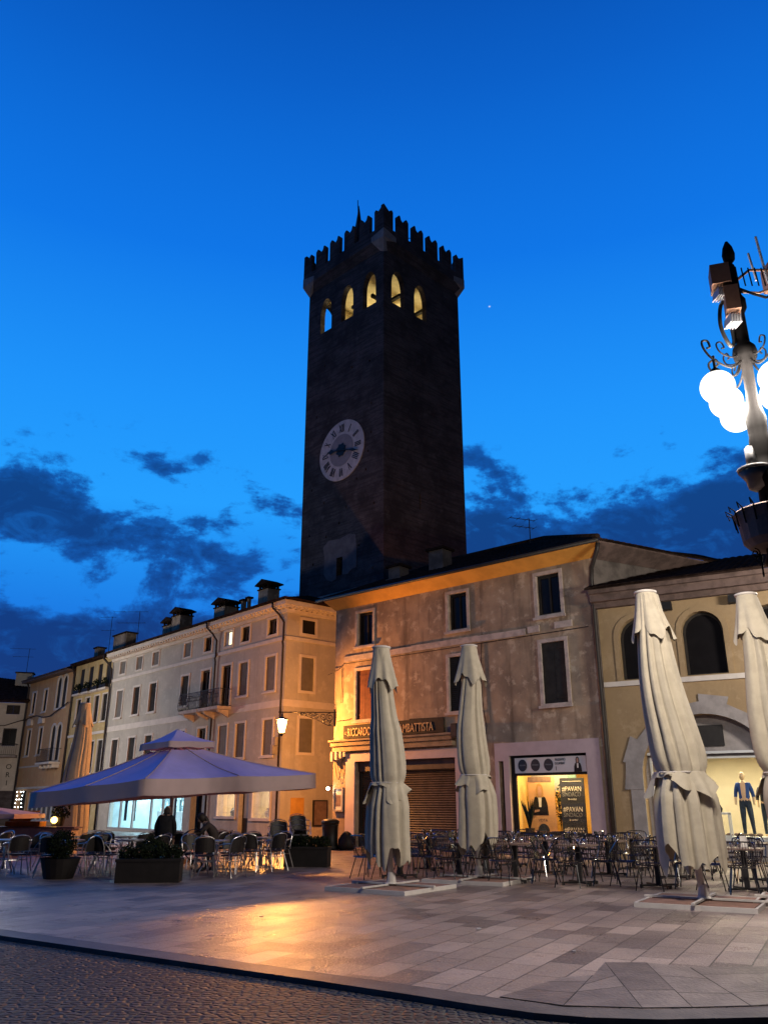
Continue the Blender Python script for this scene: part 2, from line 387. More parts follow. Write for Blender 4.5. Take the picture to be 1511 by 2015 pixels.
def arch(x0, x1, z0, z1, n=10, pointed=False, rise=None):
    w = (x1 - x0) / 2; cx = (x0 + x1) / 2
    if pointed:
        h = rise or w * 1.5; zs = z1 - h; pts = [(x0, z0), (x1, z0)]
        for i in range(n + 1): t = i / n; pts.append((x1 - w * (t ** 1.7), zs + h * math.sin(t * math.pi / 2)))
        for i in range(1, n + 1): t = 1 - i / n; pts.append((x0 + w * (t ** 1.7), zs + h * math.sin(t * math.pi / 2)))
        return pts
    h = rise or w; zs = z1 - h
    return [(x0, z0), (x1, z0)] + [(cx + w * math.cos(math.pi * i / n), zs + h * math.sin(math.pi * i / n)) for i in range(n + 1)]
def grow(pts, d):
    cx = sum(p[0] for p in pts) / len(pts); xs = [p[0] for p in pts]; zs = [p[1] for p in pts]
    mx = (min(xs) + max(xs)) / 2; mz = (min(zs) + max(zs)) / 2; w = (max(xs) - min(xs)) / 2; h = (max(zs) - min(zs)) / 2
    return [(mx + (x - mx) * (w + d) / w, mz + (z - mz) * (h + d) / h) for x, z in pts]

class Face:
    """one facade in a building's local frame: x along, y inwards, z up"""
    def __init__(s, bld, x0, x1, z0, z1, m, thick=.35, plane='y'):
        s.b = bld; s.o = [(x0, z0), (x1, z0), (x1, z1), (x0, z1)]; s.h = []; s.m = m; s.t = thick
    def window(s, x0, x1, z0, z1, fill='shutter_dark', frame='trim', fw=.13, shape=None, deep=.045, slats=False, frac=None, sill=True, name='window'):
        pts = shape(x0, x1, z0, z1) if shape else rect(x0, x1, z0, z1)
        s.h.append(grow(pts, .015))
        mb = MB()
        if fill == 'open':      # shutters folded away, dark room behind a casement
            od = .30 if shape else max(.15, deep)
            mb.panel(pts, od, od + .03)
            w = mb.build(name, 'dark_pane', s.b)
            c = MB().panel(grow(pts, -.002), od - .05, od - .01, [rect(x0 + .07, (x0 + x1) / 2 - .03, z0 + .07, z1 - .1), rect((x0 + x1) / 2 + .03, x1 - .07, z0 + .07, z1 - .1)] if not shape else [grow(pts, -.07)])
            c.build('casement', 'shutter_dark', w)
        else:
            if slats:
                mb.panel(pts, deep + .03, deep + .06)
                n = int((z1 - z0) / .07)
                for side in ((x0 + .05, (x0 + x1) / 2 - .02), ((x0 + x1) / 2 + .02, x1 - .05)):
                    for i in range(n):
                        zz = z0 + .05 + i * .07
                        if zz < z1 - .05 - (0 if not shape else (x1 - x0) * .5): mb.add([(side[0], deep + .03, zz + .05), (side[1], deep + .03, zz + .05), (side[1], deep, zz), (side[0], deep, zz)], [(0, 1, 2, 3)])
            else:
                h = [] if shape else [rect((x0 + x1) / 2 - .006, (x0 + x1) / 2 + .006, z0 + .03, z1 - .03)]
                mb.panel(pts, deep, deep + .05, h)
                if not shape:
                    for zz in (z0 + .15, z1 - .25): mb.box(x0 + .06, x1 - .06, deep - .015, deep - .001, zz, zz + .06)
            w = mb.build(name, fill, s.b)
        if frame:
            MB().panel(grow(pts, fw), -.045, .04, [pts]).build('frame', frame, w)
            if sill: MB().box(x0 - fw - .05, x1 + fw + .05, -.11, -.047, z0 - fw - .03, z0 - fw + .06).build('sill', frame, w)
        return w
    def hole(s, pts): s.h.append(pts)
    def done(s, name='wall'):
        return MB().panel(s.o, 0, s.t, s.h).build(name, s.m, s.b)
def pipe(b, pts, r=.055, name='drainpipe'): return MB().tube(pts, r, 8).build(name, 'gutter', b, smooth=True)

# ================================================================== GROUND
KERB = [(-60, 48.4), (-20, 21.6), (-4.72, 11.28), (-2.43, 9.73), (-.73, 8.59), (.19, 7.94), (.72, 7.55), (1.15, 7.27), (1.55, 7.12), (2.06, 7.06), (2.9, 7.13), (6, 7.9), (40, 18)]
def ground_mats():
    # paving: large worn stone slabs, tones differ slab by slab, damp sheen
    m = bpy.data.materials.new('paving_stone'); m.use_nodes = True; MATS['paving'] = m; M['paving'] = m
    t = NT(m.node_tree); b = m.node_tree.nodes['Principled BSDF']; co = t.n('ShaderNodeTexCoord').outputs['Object']
    mp = t.n('ShaderNodeMapping'); t.put(mp.inputs[0], co); mp.inputs['Rotation'].default_value = (0, 0, R(-62))
    def brick(sc, w, h, off):
        br = t.n('ShaderNodeTexBrick'); t.put(br.inputs['Vector'], mp.outputs[0]); br.inputs['Scale'].default_value = sc; br.inputs['Brick Width'].default_value = w; br.inputs['Row Height'].default_value = h
        br.offset = off; br.inputs['Mortar Size'].default_value = .009; br.inputs['Color1'].default_value = (0, 0, 0, 1); br.inputs['Color2'].default_value = (1, 1, 1, 1); br.inputs['Mortar'].default_value = (.5, .5, .5, 1); br.inputs['Bias'].default_value = 0
        return br
    b1 = brick(1.25, .95, .46, .37)
    tone = b1.outputs['Color']
    def noise(sc, det=6, r=.6):
        x = t.n('ShaderNodeTexNoise'); t.put(x.inputs['Vector'], co); x.inputs['Scale'].default_value = sc; x.inputs['Detail'].default_value = det; x.inputs['Roughness'].default_value = r; return x.outputs['Fac']
    c = t.ramp(tone, [(0, (.075, .05, .043)), (.2, (.105, .072, .062)), (.3, (.19, .138, .118)), (.7, (.245, .178, .152)), (1, (.34, .255, .225))])
    c = t.mix(t.m('MULTIPLY', t.smooth(noise(.8, 8, .7), .42, .68), .5), c, (.15, .12, .115, 1))
    c = t.mix(t.m('MULTIPLY', t.smooth(noise(7, 6, .7), .5, .72), .5), c, (.12, .095, .09, 1))
    c = t.mix(t.m('MULTIPLY', t.smooth(noise(38, 5, .85), .45, .65), .6), c, (.42, .33, .29, 1))
    c = t.mix(b1.outputs['Fac'], c, (.06, .05, .045, 1))
    t.put(b.inputs['Base Color'], c)
    ro = t.m('ADD', t.m('MULTIPLY', t.smooth(noise(1.3, 6), .3, .7), .14), t.m('ADD', .21, t.m('MULTIPLY', noise(50, 2), .12)))
    t.put(b.inputs['Roughness'], ro); b.inputs['Specular IOR Level'].default_value = .42
    bp = t.n('ShaderNodeBump'); bp.inputs['Strength'].default_value = 1; bp.inputs['Distance'].default_value = .017
    hgt = t.m('SUBTRACT', t.m('ADD', t.m('MULTIPLY', noise(26, 4, .7), .8), t.m('MULTIPLY', noise(3, 4), .5)), t.m('MULTIPLY', b1.outputs['Fac'], .9))
    t.put(bp.inputs['Height'], hgt); t.put(b.inputs['Normal'], bp.outputs[0])
    # cobbles
    m = bpy.data.materials.new('porphyry_cobbles'); m.use_nodes = True; M['cobble'] = m
    t = NT(m.node_tree); b = m.node_tree.nodes['Principled BSDF']; co = t.n('ShaderNodeTexCoord').outputs['Object']
    v = t.n('ShaderNodeTexVoronoi'); v.feature = 'DISTANCE_TO_EDGE'; t.put(v.inputs['Vector'], co); v.inputs['Scale'].default_value = 12; v.inputs['Randomness'].default_value = .75
    v2 = t.n('ShaderNodeTexVoronoi'); t.put(v2.inputs['Vector'], co); v2.inputs['Scale'].default_value = 12; v2.inputs['Randomness'].default_value = .75
    n = t.n('ShaderNodeTexNoise'); t.put(n.inputs['Vector'], co); n.inputs['Scale'].default_value = 45; n.inputs['Detail'].default_value = 5
    sep = t.n('ShaderNodeSeparateColor'); t.put(sep.inputs[0], v2.outputs['Color'])
    c = t.mix(sep.outputs[0], (.024, .02, .021, 1), (.065, .05, .047, 1)); c = t.mix(t.smooth(v.outputs['Distance'], .09, .0), c, (.02, .016, .015, 1))
    t.put(b.inputs['Base Color'], c); b.inputs['Roughness'].default_value = .6; b.inputs['Specular IOR Level'].default_value = .25
    bp = t.n('ShaderNodeBump'); bp.inputs['Strength'].default_value = 1; bp.inputs['Distance'].default_value = .03
    t.put(bp.inputs['Height'], t.m('ADD', t.smooth(v.outputs['Distance'], 0, .28), t.m('MULTIPLY', n.outputs['Fac'], .35))); t.put(b.inputs['Normal'], bp.outputs[0])
ground_mats()
M['kerb'] = mat('kerb_stone', (.10, .078, .07), .5, .4, 2.2, bump=.3, bscale=30, spec=.4)
g = MB(); g.add([(-900, -300, -.05), (900, -300, -.05), (900, 1500, -.05), (-900, 1500, -.05)], [(0, 1, 2, 3)]); struct(g.build('road', 'cobble'))
def off_line(pts, d):
    out = []
    for i, p in enumerate(pts):
        a = Vector(pts[max(i - 1, 0)]); b = Vector(pts[min(i + 1, len(pts) - 1)]); t = (b - a).normalized(); nrm = Vector((-t.y, t.x)); out.append((p[0] + nrm.x * d, p[1] + nrm.y * d))
    return out
KI = off_line(KERB, .30)
g = MB(); g.panel(KI + [(400, 60), (400, 900), (-400, 900), (-400, 150)], -.2, 0, plane='z'); struct(g.build('pavement', 'paving'))
g = MB(); n = len(KERB)
for i in range(n - 1):
    a, b, c, d = KERB[i], KERB[i + 1], KI[i + 1], KI[i]
    g.add([(*a, -.2), (*b, -.2), (*c, -.2), (*d, -.2), (*a, -.004), (*b, -.004), (*c, -.001), (*d, -.001)], [(4, 5, 6, 7), (0, 1, 5, 4)])
struct(g.build('kerb', 'kerb'))
# fan of larger slabs laid round the kerb's bend
for k, c in enumerate(((.165, .13, .12), (.215, .17, .155), (.145, .112, .103))): M['fan%d' % k] = mat('fan_slab_%d' % k, c, .34, .3, 3.5, bump=.5, bscale=26, spec=.55)
IN = [(.25, 8.28), (.95, 7.78), (1.42, 7.46), (2.02, 7.38), (2.42, 7.40), (2.9, 7.45), (3.7, 7.64), (4.7, 7.9), (6.4, 8.34)]
OUT = [(1.25, 8.9), (1.64, 8.6), (1.95, 8.7), (2.23, 9.37), (2.64, 9.37), (2.99, 9.1), (4.0, 9.15), (5.1, 9.35), (6.9, 9.7)]
g = MB(); rf_ = random.Random(5)
for i in range(1, len(IN) - 1):
    cuts = sorted([0, 1] + [rf_.uniform(.25, .45), rf_.uniform(.6, .8)][:(2 if i % 3 else 1)])
    for a, b in zip(cuts[:-1], cuts[1:]):
        q4 = [Vector(IN[i]).lerp(Vector(OUT[i]), a), Vector(IN[i + 1]).lerp(Vector(OUT[i + 1]), a), Vector(IN[i + 1]).lerp(Vector(OUT[i + 1]), b), Vector(IN[i]).lerp(Vector(OUT[i]), b)]
        c = sum(q4, Vector((0, 0))) / 4; q4 = [p + (c - p).normalized() * .007 for p in q4]
        g.add([(p.x, p.y, .008) for p in q4], [(0, 1, 2, 3)], rf_.choice((0, 1, 1, 1, 2)))
struct(g.build('paving_fan', ['fan0', 'fan1', 'fan2']))
g = MB(); g.add([(*p, .004) for p in IN] + [(*p, .004) for p in OUT], [(i, i + 1, i + 1 + len(IN), i + len(IN)) for i in range(1, len(IN) - 1)]); struct(g.build('paving_joints', 'black'))
for (x, y, r, lb) in ((1.2, 11.7, .05, 'scrap of white paper on the slabs before the right umbrellas'), (-1.73, 12.9, .035, 'tiny white litter scrap on the dark middle paving'), (2.05, 9.95, .03, 'small pale crumpled wrapper near the dark repaired slab'), (-.6, 6.6, .03, 'orange wrapper lying on the cobbles by the kerb')):
    q = MB(); pts = [(x + r * random.uniform(.5, 1.3) * math.cos(i * 1.05), y + r * random.uniform(.4, .8) * math.sin(i * 1.05)) for i in range(6)]
    z = .012 if y > 7 else -.035
    q.panel(pts, z, z + .012, plane='z'); tag(q.build('litter', 'orange_box' if y < 7 else 'fin'), lb, 'litter')

# ================================================================== BUILDINGS
# ---- long white building and its neighbours share one street line
WA = math.atan2(-1720, 1505); WO = (-4.93, 41.41, 0)
def chimney(b, x, y, z0, w, h, cap='gable', d=None, m='old_render'):
    d = d or w * .8
    q = MB(); q.box(x - w / 2, x + w / 2, y - d / 2, y + d / 2, z0, z0 + h)
    c = q.build('chimney', m, b)
    k = MB(); zt = z0 + h
    if cap == 'gable':
        k.box(x - w / 2 - .06, x + w / 2 + .06, y - d / 2 - .06, y + d / 2 + .06, zt, zt + .07)
        for sx in (-1, 0, 1):
            for sy in (-1, 1): k.box(x + sx * (w / 2 - .07) - .06, x + sx * (w / 2 - .07) + .06, y + sy * (d / 2 - .07) - .05, y + sy * (d / 2 - .07) + .05, zt + .07, zt + .28)
        o = w / 2 + .2; e = d / 2 + .15
        k.add([(x - o, y - e, zt + .28), (x + o, y - e, zt + .28), (x + o, y + e, zt + .28), (x - o, y + e, zt + .28), (x, y - e, zt + .62), (x, y + e, zt + .62), (x - o, y - e, zt + .34), (x + o, y - e, zt + .34), (x + o, y + e, zt + .34), (x - o, y + e, zt + .34)],
              [(0, 1, 2, 3), (0, 1, 7, 4, 6), (3, 2, 8, 5, 9), (6, 4, 5, 9), (7, 8, 5, 4), (0, 3, 9, 6), (1, 2, 8, 7)])
    else:
        k.box(x - w / 2 - .1, x + w / 2 + .1, y - d / 2 - .1, y + d / 2 + .1, zt, zt + .1)
    k.build('chimney_cap', 'tile', c); return c

bw = thing('white_building', 'long pale grey four storey building with dentil cornice, twin iron balconies and glass shopfront', 'building', WO, WA)
fc = Face(bw, -20.9, 0, 0, 11.0, 'white_render')
cols = [-1.3, -3.9, -5.65, -7.9, -10.3, -14.4, -16.7, -19.2]
for i, c in enumerate(cols):
    # attic
    if i == 2: 
        w = fc.window(c - .42, c + .42, 9.85, 10.68, 'grey_frame', fw=.11, sill=False)
    else:
        w = fc.window(c - .42, c + .42, 9.85, 10.68, 'open' if i in (0, 1, 3) else 'shutter_grey', fw=.11, sill=False)
    if i in (2, 3): fc.window(c - .48, c + .48, 6.52, 8.78, 'open', fw=.12, sill=False, name='balcony_door')
    else: fc.window(c - .44, c + .44, 7.0, 8.72, 'shutter_grey' if i in (0, 1, 7) else 'shutter_dark', fw=.12, slats=i not in (0, 7))
    fc.window(c - .44, c + .44, 3.85, 5.55, 'shutter_grey' if i in (0, 1, 2) else ('open' if i in (3,) else 'shutter_dark'), fw=.12, slats=i == 1)
# ground floor openings
fc.hole(rect(-19.2, -9.35, .12, 2.75)); fc.hole(rect(-8.6, -7.35, .02, 2.75))
w1 = fc.window(-5.7, -4.0, .98, 2.5, 'glass', 'trim', .1, sill=True, name='shop_window'); fc.hole(rect(-3.65, -2.75, .02, 2.6))
w2 = fc.window(-2.35, -.85, .92, 2.5, 'glass', 'trim', .1, sill=True, name='shop_window')
fc.done()
# side facade along local y at x=0
side = MB()
hs = []
for (y0, y1, z0, z1) in ((.93, 1.8, 9.85, 10.58), (.95, 1.78, 6.95, 8.65), (.95, 1.8, 3.95, 5.6)):
    hs.append(rect(y0, y1, z0, z1))
side = MB(); side.panel(rect(.35, 8, 0, 11.0), -.35, 0, hs, plane='x'); side.build('side_wall', 'white_render', bw)
for i, h in enumerate(hs):
    (y0, z0), (y1, _), (_, z1), _ = h
    w = MB().panel(h, -.1, -.05, plane='x').build('window', 'void' if i == 0 else 'shutter_grey', bw)
    MB().panel(grow(h, .12), -.04, .045, [grow(h, -.01)], plane='x').build('frame', 'trim', w)
# yellow shop-end niche, blocked door, framed display and plinth on the side wall
MB().box(.002, .05, .61, 1.37, .05, 1.85).build('blocked_door', 'ochre', bw)
w = MB().box(.002, .09, 1.92, 2.78, .55, 1.75).build('display_case', 'dark_metal', bw); MB().box(.092, .10, 1.98, 2.72, .61, 1.69).build('pane', 'table_wood', w)
MB().box(.002, .34, 1.8, 2.95, .02, .5).build('stone_bench', 'pale_stone', bw)
# bands, cornice, dentils
for (z0, z1, d, nm) in ((9.42, 9.60, .07, 'string_course'), (6.12, 6.46, .03, 'string_course'), (10.82, 11.0, .12, 'cornice'), (11.12, 11.34, .52, 'cornice')):
    q = MB(); q.box(-20.9, d, -d, -.001, z0, z1); q.box(.001, d, 0, 8, z0, z1); q.build(nm, 'trim', bw)
q = MB()
x = -20.8
while x < .3: q.box(x, x + .15, -.42, -.001, 11.0, 11.119); x += .34
y = .2
while y < 8: q.box(.001, .42, y, y + .15, 11.0, 11.119); y += .34
q.build('dentils', 'trim', bw)
q = MB()
q.patch((-20.9, -.62, 11.38), (.62, -.62, 11.38), (-2.6, 3.2, 12.65), (-20.9, 3.2, 12.65)); q.patch((.62, -.62, 11.38), (.62, 8, 11.38), (-2.6, 6, 12.65), (-2.6, 3.2, 12.65)); q.patch((-20.9, 8, 11.38), (-20.9, 8, 11.38), (-20.9, 3.2, 12.6), (-2.6, 3.2, 12.6))
q.add([(-20.9, 3.2, 12.64), (-2.6, 3.2, 12.64), (-2.6, 8, 11.9), (-20.9, 8, 11.9)], [(0, 1, 2, 3)])
q.box(-20.9, .62, -.64, -.60, 11.34, 11.46); q.box(.60, .64, -.62, 8, 11.34, 11.46)
rf = q.build('roof', 'tile', bw)
chimney(rf, -5.2, 2.2, 12.3, 1.0, 1.0); chimney(rf, -9.9, 2.2, 12.3, 1.25, .75); chimney(rf, -15.6, 2.2, 12.3, 1.15, 1.15); chimney(rf, -17.6, 2.6, 12.3, 1.2, .85)
chimney(rf, -7.9, 2.2, 12.4, .28, .75, 'flat'); chimney(rf, -7.3, 2.2, 12.4, .2, .8, 'flat')
# walls behind
MB().box(-20.9, -20.6, .36, 8, 0, 11).build('end_wall', 'white_render', bw)
# drainpipes
def swan(x, zt, z0, yy=-.12, dx=.45): return [(x - dx * .9, -.6, zt), (x - dx * .9, -.58, zt - .25), (x - dx * .3, -.35, zt - .6), (x, yy, zt - 1.0), (x, yy, zt - 1.9), (x + .02, yy - .06, zt - 2.0), (x, yy, zt - 2.2), (x, yy, z0)]
pipe(bw, swan(-6.75, 11.3, 0)); pipe(bw, swan(-.1, 11.3, 0)); pipe(bw, swan(-20.75, 11.3, 0), .07)
# twin balconies
for (x0, x1) in ((-7.05, -4.95), (-9.3, -7.15)):
    b = MB().box(x0, x1, -.85, -.002, 6.34, 6.5).build('balcony', 'pale_stone', bw)
    for x in (x0 + .25, x1 - .4): q = MB(); q.add([(x, -.001, 5.95), (x + .16, -.001, 5.95), (x + .16, -.001, 6.339), (x, -.001, 6.339), (x, -.7, 6.339), (x + .16, -.7, 6.339), (x, -.6, 6.2), (x + .16, -.6, 6.2), (x, -.2, 6.05), (x + .16, -.2, 6.05)], [(0, 8, 6, 4, 3), (1, 2, 5, 7, 9), (0, 1, 9, 8), (8, 9, 7, 6), (6, 7, 5, 4), (3, 4, 5, 2)]); q.build('bracket', 'pale_stone', b)
    q = MB()
    for z in (6.56, 7.42): q.tube([(x0 + .03, -.02, z), (x0 + .03, -.82, z), (x1 - .03, -.82, z), (x1 - .03, -.02, z)], .018, 5)
    n = int((x1 - x0) / .13)
    for i in range(n + 1):
        x = x0 + .03 + (x1 - x0 - .06) * i / n; q.tube([(x, -.82, 6.5), (x, -.82 - .09 * (1), 6.75), (x, -.82, 7.42)], .015, 4)
        if True: q.tube([(x + .06 * math.cos(a), -.83, 7.05 + .12 * math.sin(a)) for a in [k * math.pi / 4 for k in range(8)]], .013, 4, closed=True)
    for yy in (-.2, -.4, -.6):
        for x in (x0 + .03, x1 - .03): q.tube([(x, yy, 6.5), (x, yy, 7.42)], .010, 4)
    q.build('railing', 'dark_metal', b)
# glass shopfront + lit interior of the bar
fr = MB()
ms = [-19.2, -17.5, -15.75, -13.35, -11.9, -10.75, -9.35]
fr.panel(rect(-19.2, -9.35, .12, 2.75), .02, .12, [rect(a + .09, b - .09, .22, 2.62) for a, b in zip(ms[:-1], ms[1:])])
sf = fr.build('shopfront', 'grey_frame', bw)
MB().add([(-19.15, .08, .2), (-9.4, .08, .2), (-9.4, .08, 2.7), (-19.15, .08, 2.7)], [(0, 1, 2, 3)]).build('pane', 'glass', sf)
def room(b, x0, x1, y0, y1, z0, z1, wallm, lampc, lampw, name='lit_room', n=1, fy=.5):
    q = MB(); q.add([(x0, y0, z0), (x1, y0, z0), (x1, y1, z0), (x0, y1, z0), (x0, y0, z1), (x1, y0, z1), (x1, y1, z1), (x0, y1, z1)], [(0, 1, 2, 3), (4, 5, 6, 7), (3, 2, 6, 7), (0, 3, 7, 4), (1, 2, 6, 5)])
    r = q.build(name, wallm, b)
    for i in range(n):
        xx = x0 + (x1 - x0) * (i + .5) / n
        ld = bpy.data.lights.new('ceiling_lamp', 'AREA'); ld.shape = 'RECTANGLE'; ld.size = (x1 - x0) / n * .6; ld.size_y = (y1 - y0) * .2; ld.energy = lampw / n; ld.color = lampc
        lo = bpy.data.objects.new('ceiling_lamp', ld); col.objects.link(lo); lo.parent = b; lo.location = (xx, y0 + (y1 - y0) * fy, z1 - .06)
    return r
M['bar_wall'] = mat('bar_wall', (.42, .50, .52), .8, .2, 1.2)
M['glowing_bottle'] = glow('bottle_glow', (.55, .95, 1), 2.2)  # bottles emit by themselves, their lit look put into the material
bar = room(bw, -19.3, -9.2, .36, 4.5, .05, 2.9, 'bar_wall', (.55, .88, 1), 900, n=3)
q = MB()
for x in (-18.4, -16.0, -13.9, -11.4): q.box(x, x + .5, 3.9, 4.3, .1, 2.3); 
q.box(-17.2, -12.4, 2.4, 2.9, .1, 1.15); q.build('counter', 'shelf', bar)
q = MB()
for i in range(60):
    x = -18.8 + random.random() * 9; z = random.choice((1.16, 1.5, 1.85)); yy = random.uniform(2.45, 2.8) if z < 1.2 else 3.85
    if z < 1.2 and not -17.1 < x < -12.5: continue
    q.lathe([(.035, z), (.035, z + .17), (.012, z + .2), (.012, z + .27)], 6, (x, yy))
q.build('bottles', 'glowing_bottle', bar)['kind'] = 'stuff'
for i, x in enumerate((-17.9, -16.7, -11.5)):
    MB().box(x, x + .28, .5, .56, .6, 2.6).build('curtain', 'void', bar)
room(bw, -6.2, -.5, .36, 3, .05, 2.9, 'belfry_plaster', (1, .80, .6), 220, n=2)
q = MB()
for i in range(10):
    x = random.choice((-5.4, -4.9, -4.4, -1.9, -1.2)) + random.uniform(-.2, .2); q.lathe([(.10, .95), (.13, 1.2), (.05, 1.3), (.05, 1.38)], 8, (x, .62))
q.build('shelf_jars', 'shelf', w1)
d = MB().box(-3.65, -2.75, .25, .30, .02, 2.6).build('door', 'dark_metal', bw); MB().box(-3.5, -2.9, .24, .249, .9, 2.4).build('pane', 'bar_wall', d)
MB().box(-8.6, -7.35, .5, .55, .02, 2.75).build('door', 'shutter_dark', bw)
# lit attic window
M['winlit'] = glow('attic_light', (1, .80, .45), 2.6)
MB().box(-5.62, -5.27, .02, .04, 9.93, 10.6).build('lit_pane', 'winlit', bw)

# ---- narrow yellow house
by = thing('yellow_house', 'narrow yellow house with four dark windows per floor beside the white building', 'house', WO, WA)
fc = Face(by, -27.5, -20.91, 0, 11.35, 'yellow_render')
for c in (-26.15, -24.55, -22.95, -21.55):
    fc.window(c - .36, c + .36, 9.35, 10.95, 'shutter_dark', None, sill=False)
    fc.window(c - .38, c + .38, 6.95, 8.75, 'shutter_dark', 'trim', .09, slats=True)
    fc.window(c - .38, c + .38, 3.6, 5.65, 'shutter_dark', 'trim', .09)
for x in (-26.6, -23.9): fc.hole(rect(x, x + 1.9, .05, 2.7))
fc.done()
for x in (-26.6, -23.9): MB().box(x, x + 1.9, .3, .34, .05, 2.7).build('shop_door', 'shutter_dark', by)
MB().box(-27.5, -20.92, -.10, -.001, 6.1, 6.28).build('string_course', 'trim', by)
q = MB()
for c in (-26.15, -24.55, -22.95, -21.55):
    q.box(c - .62, c + .62, -.38, -.001, 9.02, 9.14)
q.build('window_ledges', 'trim', by)
q = MB(); q.patch((-27.5, -.5, 11.42), (-20.91, -.5, 11.42), (-20.91, 4, 13.0), (-27.5, 4, 13.0)); q.box(-27.5, -20.92, -.5, -.001, 11.3, 11.352); q.add([(-27.5, 4, 13), (-20.92, 4, 13), (-20.92, 8, 11.6), (-27.5, 8, 11.6)], [(0, 1, 2, 3)])
rf = q.build('roof', 'tile', by); chimney(rf, -24.9, 2.4, 12.2, 2.2, 1.4, 'flat', .8)
pipe(by, [(-27.4, -.3, 11.3), (-27.4, -.12, 10.7), (-27.4, -.12, 0)], .08)
# boxes of plants on the ledges
def leafclump(q, c, r, n, s=.06, sc=(1, 1, 1)):
    for i in range(n):
        d = Vector((random.gauss(0, 1), random.gauss(0, 1), random.gauss(0, 1))).normalized() * r * random.uniform(.55, 1.08)
        p = Vector(c) + Vector((d.x * sc[0], d.y * sc[1], d.z * sc[2])); a = Vector((random.gauss(0, 1), random.gauss(0, 1), random.gauss(0, 1))).normalized(); b = a.orthogonal().normalized(); e = s * random.uniform(.6, 1.4)
        q.add([p - a * e, p + b * e * .45, p + a * e, p - b * e * .45], [(0, 1, 2, 3)], random.choice((0, 0, 1)))
Wm = Matrix.Translation(WO) @ Matrix.Rotation(WA, 4, 'Z')
names = ['leftmost', 'second', 'third', 'rightmost']
for i, c in enumerate((-26.15, -24.55, -22.95, -21.55)):
    p = Wm @ Vector((c, -.24, 9.14))
    t = thing('flower_box', 'dark planted flower box at the %s top window of the yellow house' % names[i], 'flower box', p, WA, 'flower boxes on the yellow house')
    MB().box(-.5, .5, -.13, .13, 0, .24).build('trough', 'pot', t)
    q = MB(); leafclump(q, (0, 0, .42), .3, 160, .07, (1.5, .7, 1)); q.build('foliage', ['leaf', 'leaf2'], t)

# ---- orange palazzo with paired arched windows
bo = thing('orange_palazzo', 'orange plastered house with white framed paired arched windows and small balcony', 'house', WO, WA)
fc = Face(bo, -37.1, -27.51, 0, 11.1, 'orange_render')
for c in (-35.7, -33.15):
    fc.window(c - .36, c + .36, 8.5, 10.15, 'shutter_dark', 'trim', .14, slats=True); fc.window(c - .36, c + .36, 5.25, 7.2, 'shutter_dark', 'trim', .14, slats=True)
for z0, z1 in ((8.5, 10.9), (4.65, 7.3)):
    for c in (-30.42, -29.28): fc.window(c - .40, c + .40, z0, z1 - .05, 'shutter_dark', 'trim', .15, shape=arch, sill=False)
fc.hole(rect(-36.6, -34.6, .05, 2.6)); fc.hole(rect(-34.2, -28.3, .4, 2.45))
fc.done()
for c in (-35.7, -33.15): MB().panel(arch(c - .5, c + .5, 7.55, 8.1, rise=.4), -.2, .02).build('window_hood', 'trim', bo)
MB().box(-36.6, -34.6, .3, .34, .05, 2.6).build('door', 'void', bo)
sf = MB().panel(rect(-34.2, -28.3, .4, 2.45), .1, .2, [rect(-34.1 + i * .98, -33.35 + i * .98, .5, 2.35) for i in range(6)]).build('shopfront', 'shelf', bo)
q = MB()
for i in range(6):
    for k in range(22): x = -34.1 + i * .98; z = .52 + k * .083; q.add([(x, .16, z), (x + .75, .16, z), (x + .75, .12, z + .06), (x, .12, z + .06)], [(0, 1, 2, 3)])
q.add([(-34.2, .2, .4), (-28.3, .2, .4), (-28.3, .2, 2.45), (-34.2, .2, 2.45)], [(0, 1, 2, 3)]); q.build('louvres', 'grey_stone', sf)
b = MB().box(-31.3, -28.4, -.8, -.002, 4.36, 4.5).build('balcony', 'trim', bo)
q = MB()
for z in (4.56, 5.45): q.tube([(-31.25, -.02, z), (-31.25, -.75, z), (-28.45, -.75, z), (-28.45, -.02, z)], .02, 5)
for i in range(24): x = -31.25 + 2.8 * i / 23; q.tube([(x, -.75, 4.5), (x, -.75, 5.45)], .011, 4)
q.build('railing', 'dark_metal', b)
for x in (-31.1, -30.2, -29.4, -28.7): MB().box(x, x + .18, -.55, -.001, 4.1, 4.359).build('bracket', 'trim', b)
MB().box(-37.1, -31.6, -.04, -.001, 4.3, 4.42).build('string_course', 'trim', bo); MB().box(-37.0, -27.6, -.06, -.001, 2.7, 2.85).build('string_course', 'trim', bo)
q = MB(); q.patch((-37.4, -.7, 11.2), (-27.51, -.7, 11.2), (-27.51, 4, 12.9), (-35.5, 4, 12.9)); q.box(-37.3, -27.52, -.66, -.001, 11.0, 11.12); q.add([(-37.4, -.7, 11.18), (-35.5, 4, 12.88), (-37.4, 8, 11.2)], [(0, 1, 2)])
rf = q.build('roof', 'brown_cornice', bo); chimney(rf, -28.9, 2.2, 12.2, .7, .9, 'flat')
pipe(bo, [(-37.0, -.3, 11.1), (-37.0, -.12, 10.6), (-37.0, -.12, 0)], .08)
MB().box(-37.1, -36.8, .36, 8, 0, 11).build('side_wall', 'orange_render', bo)

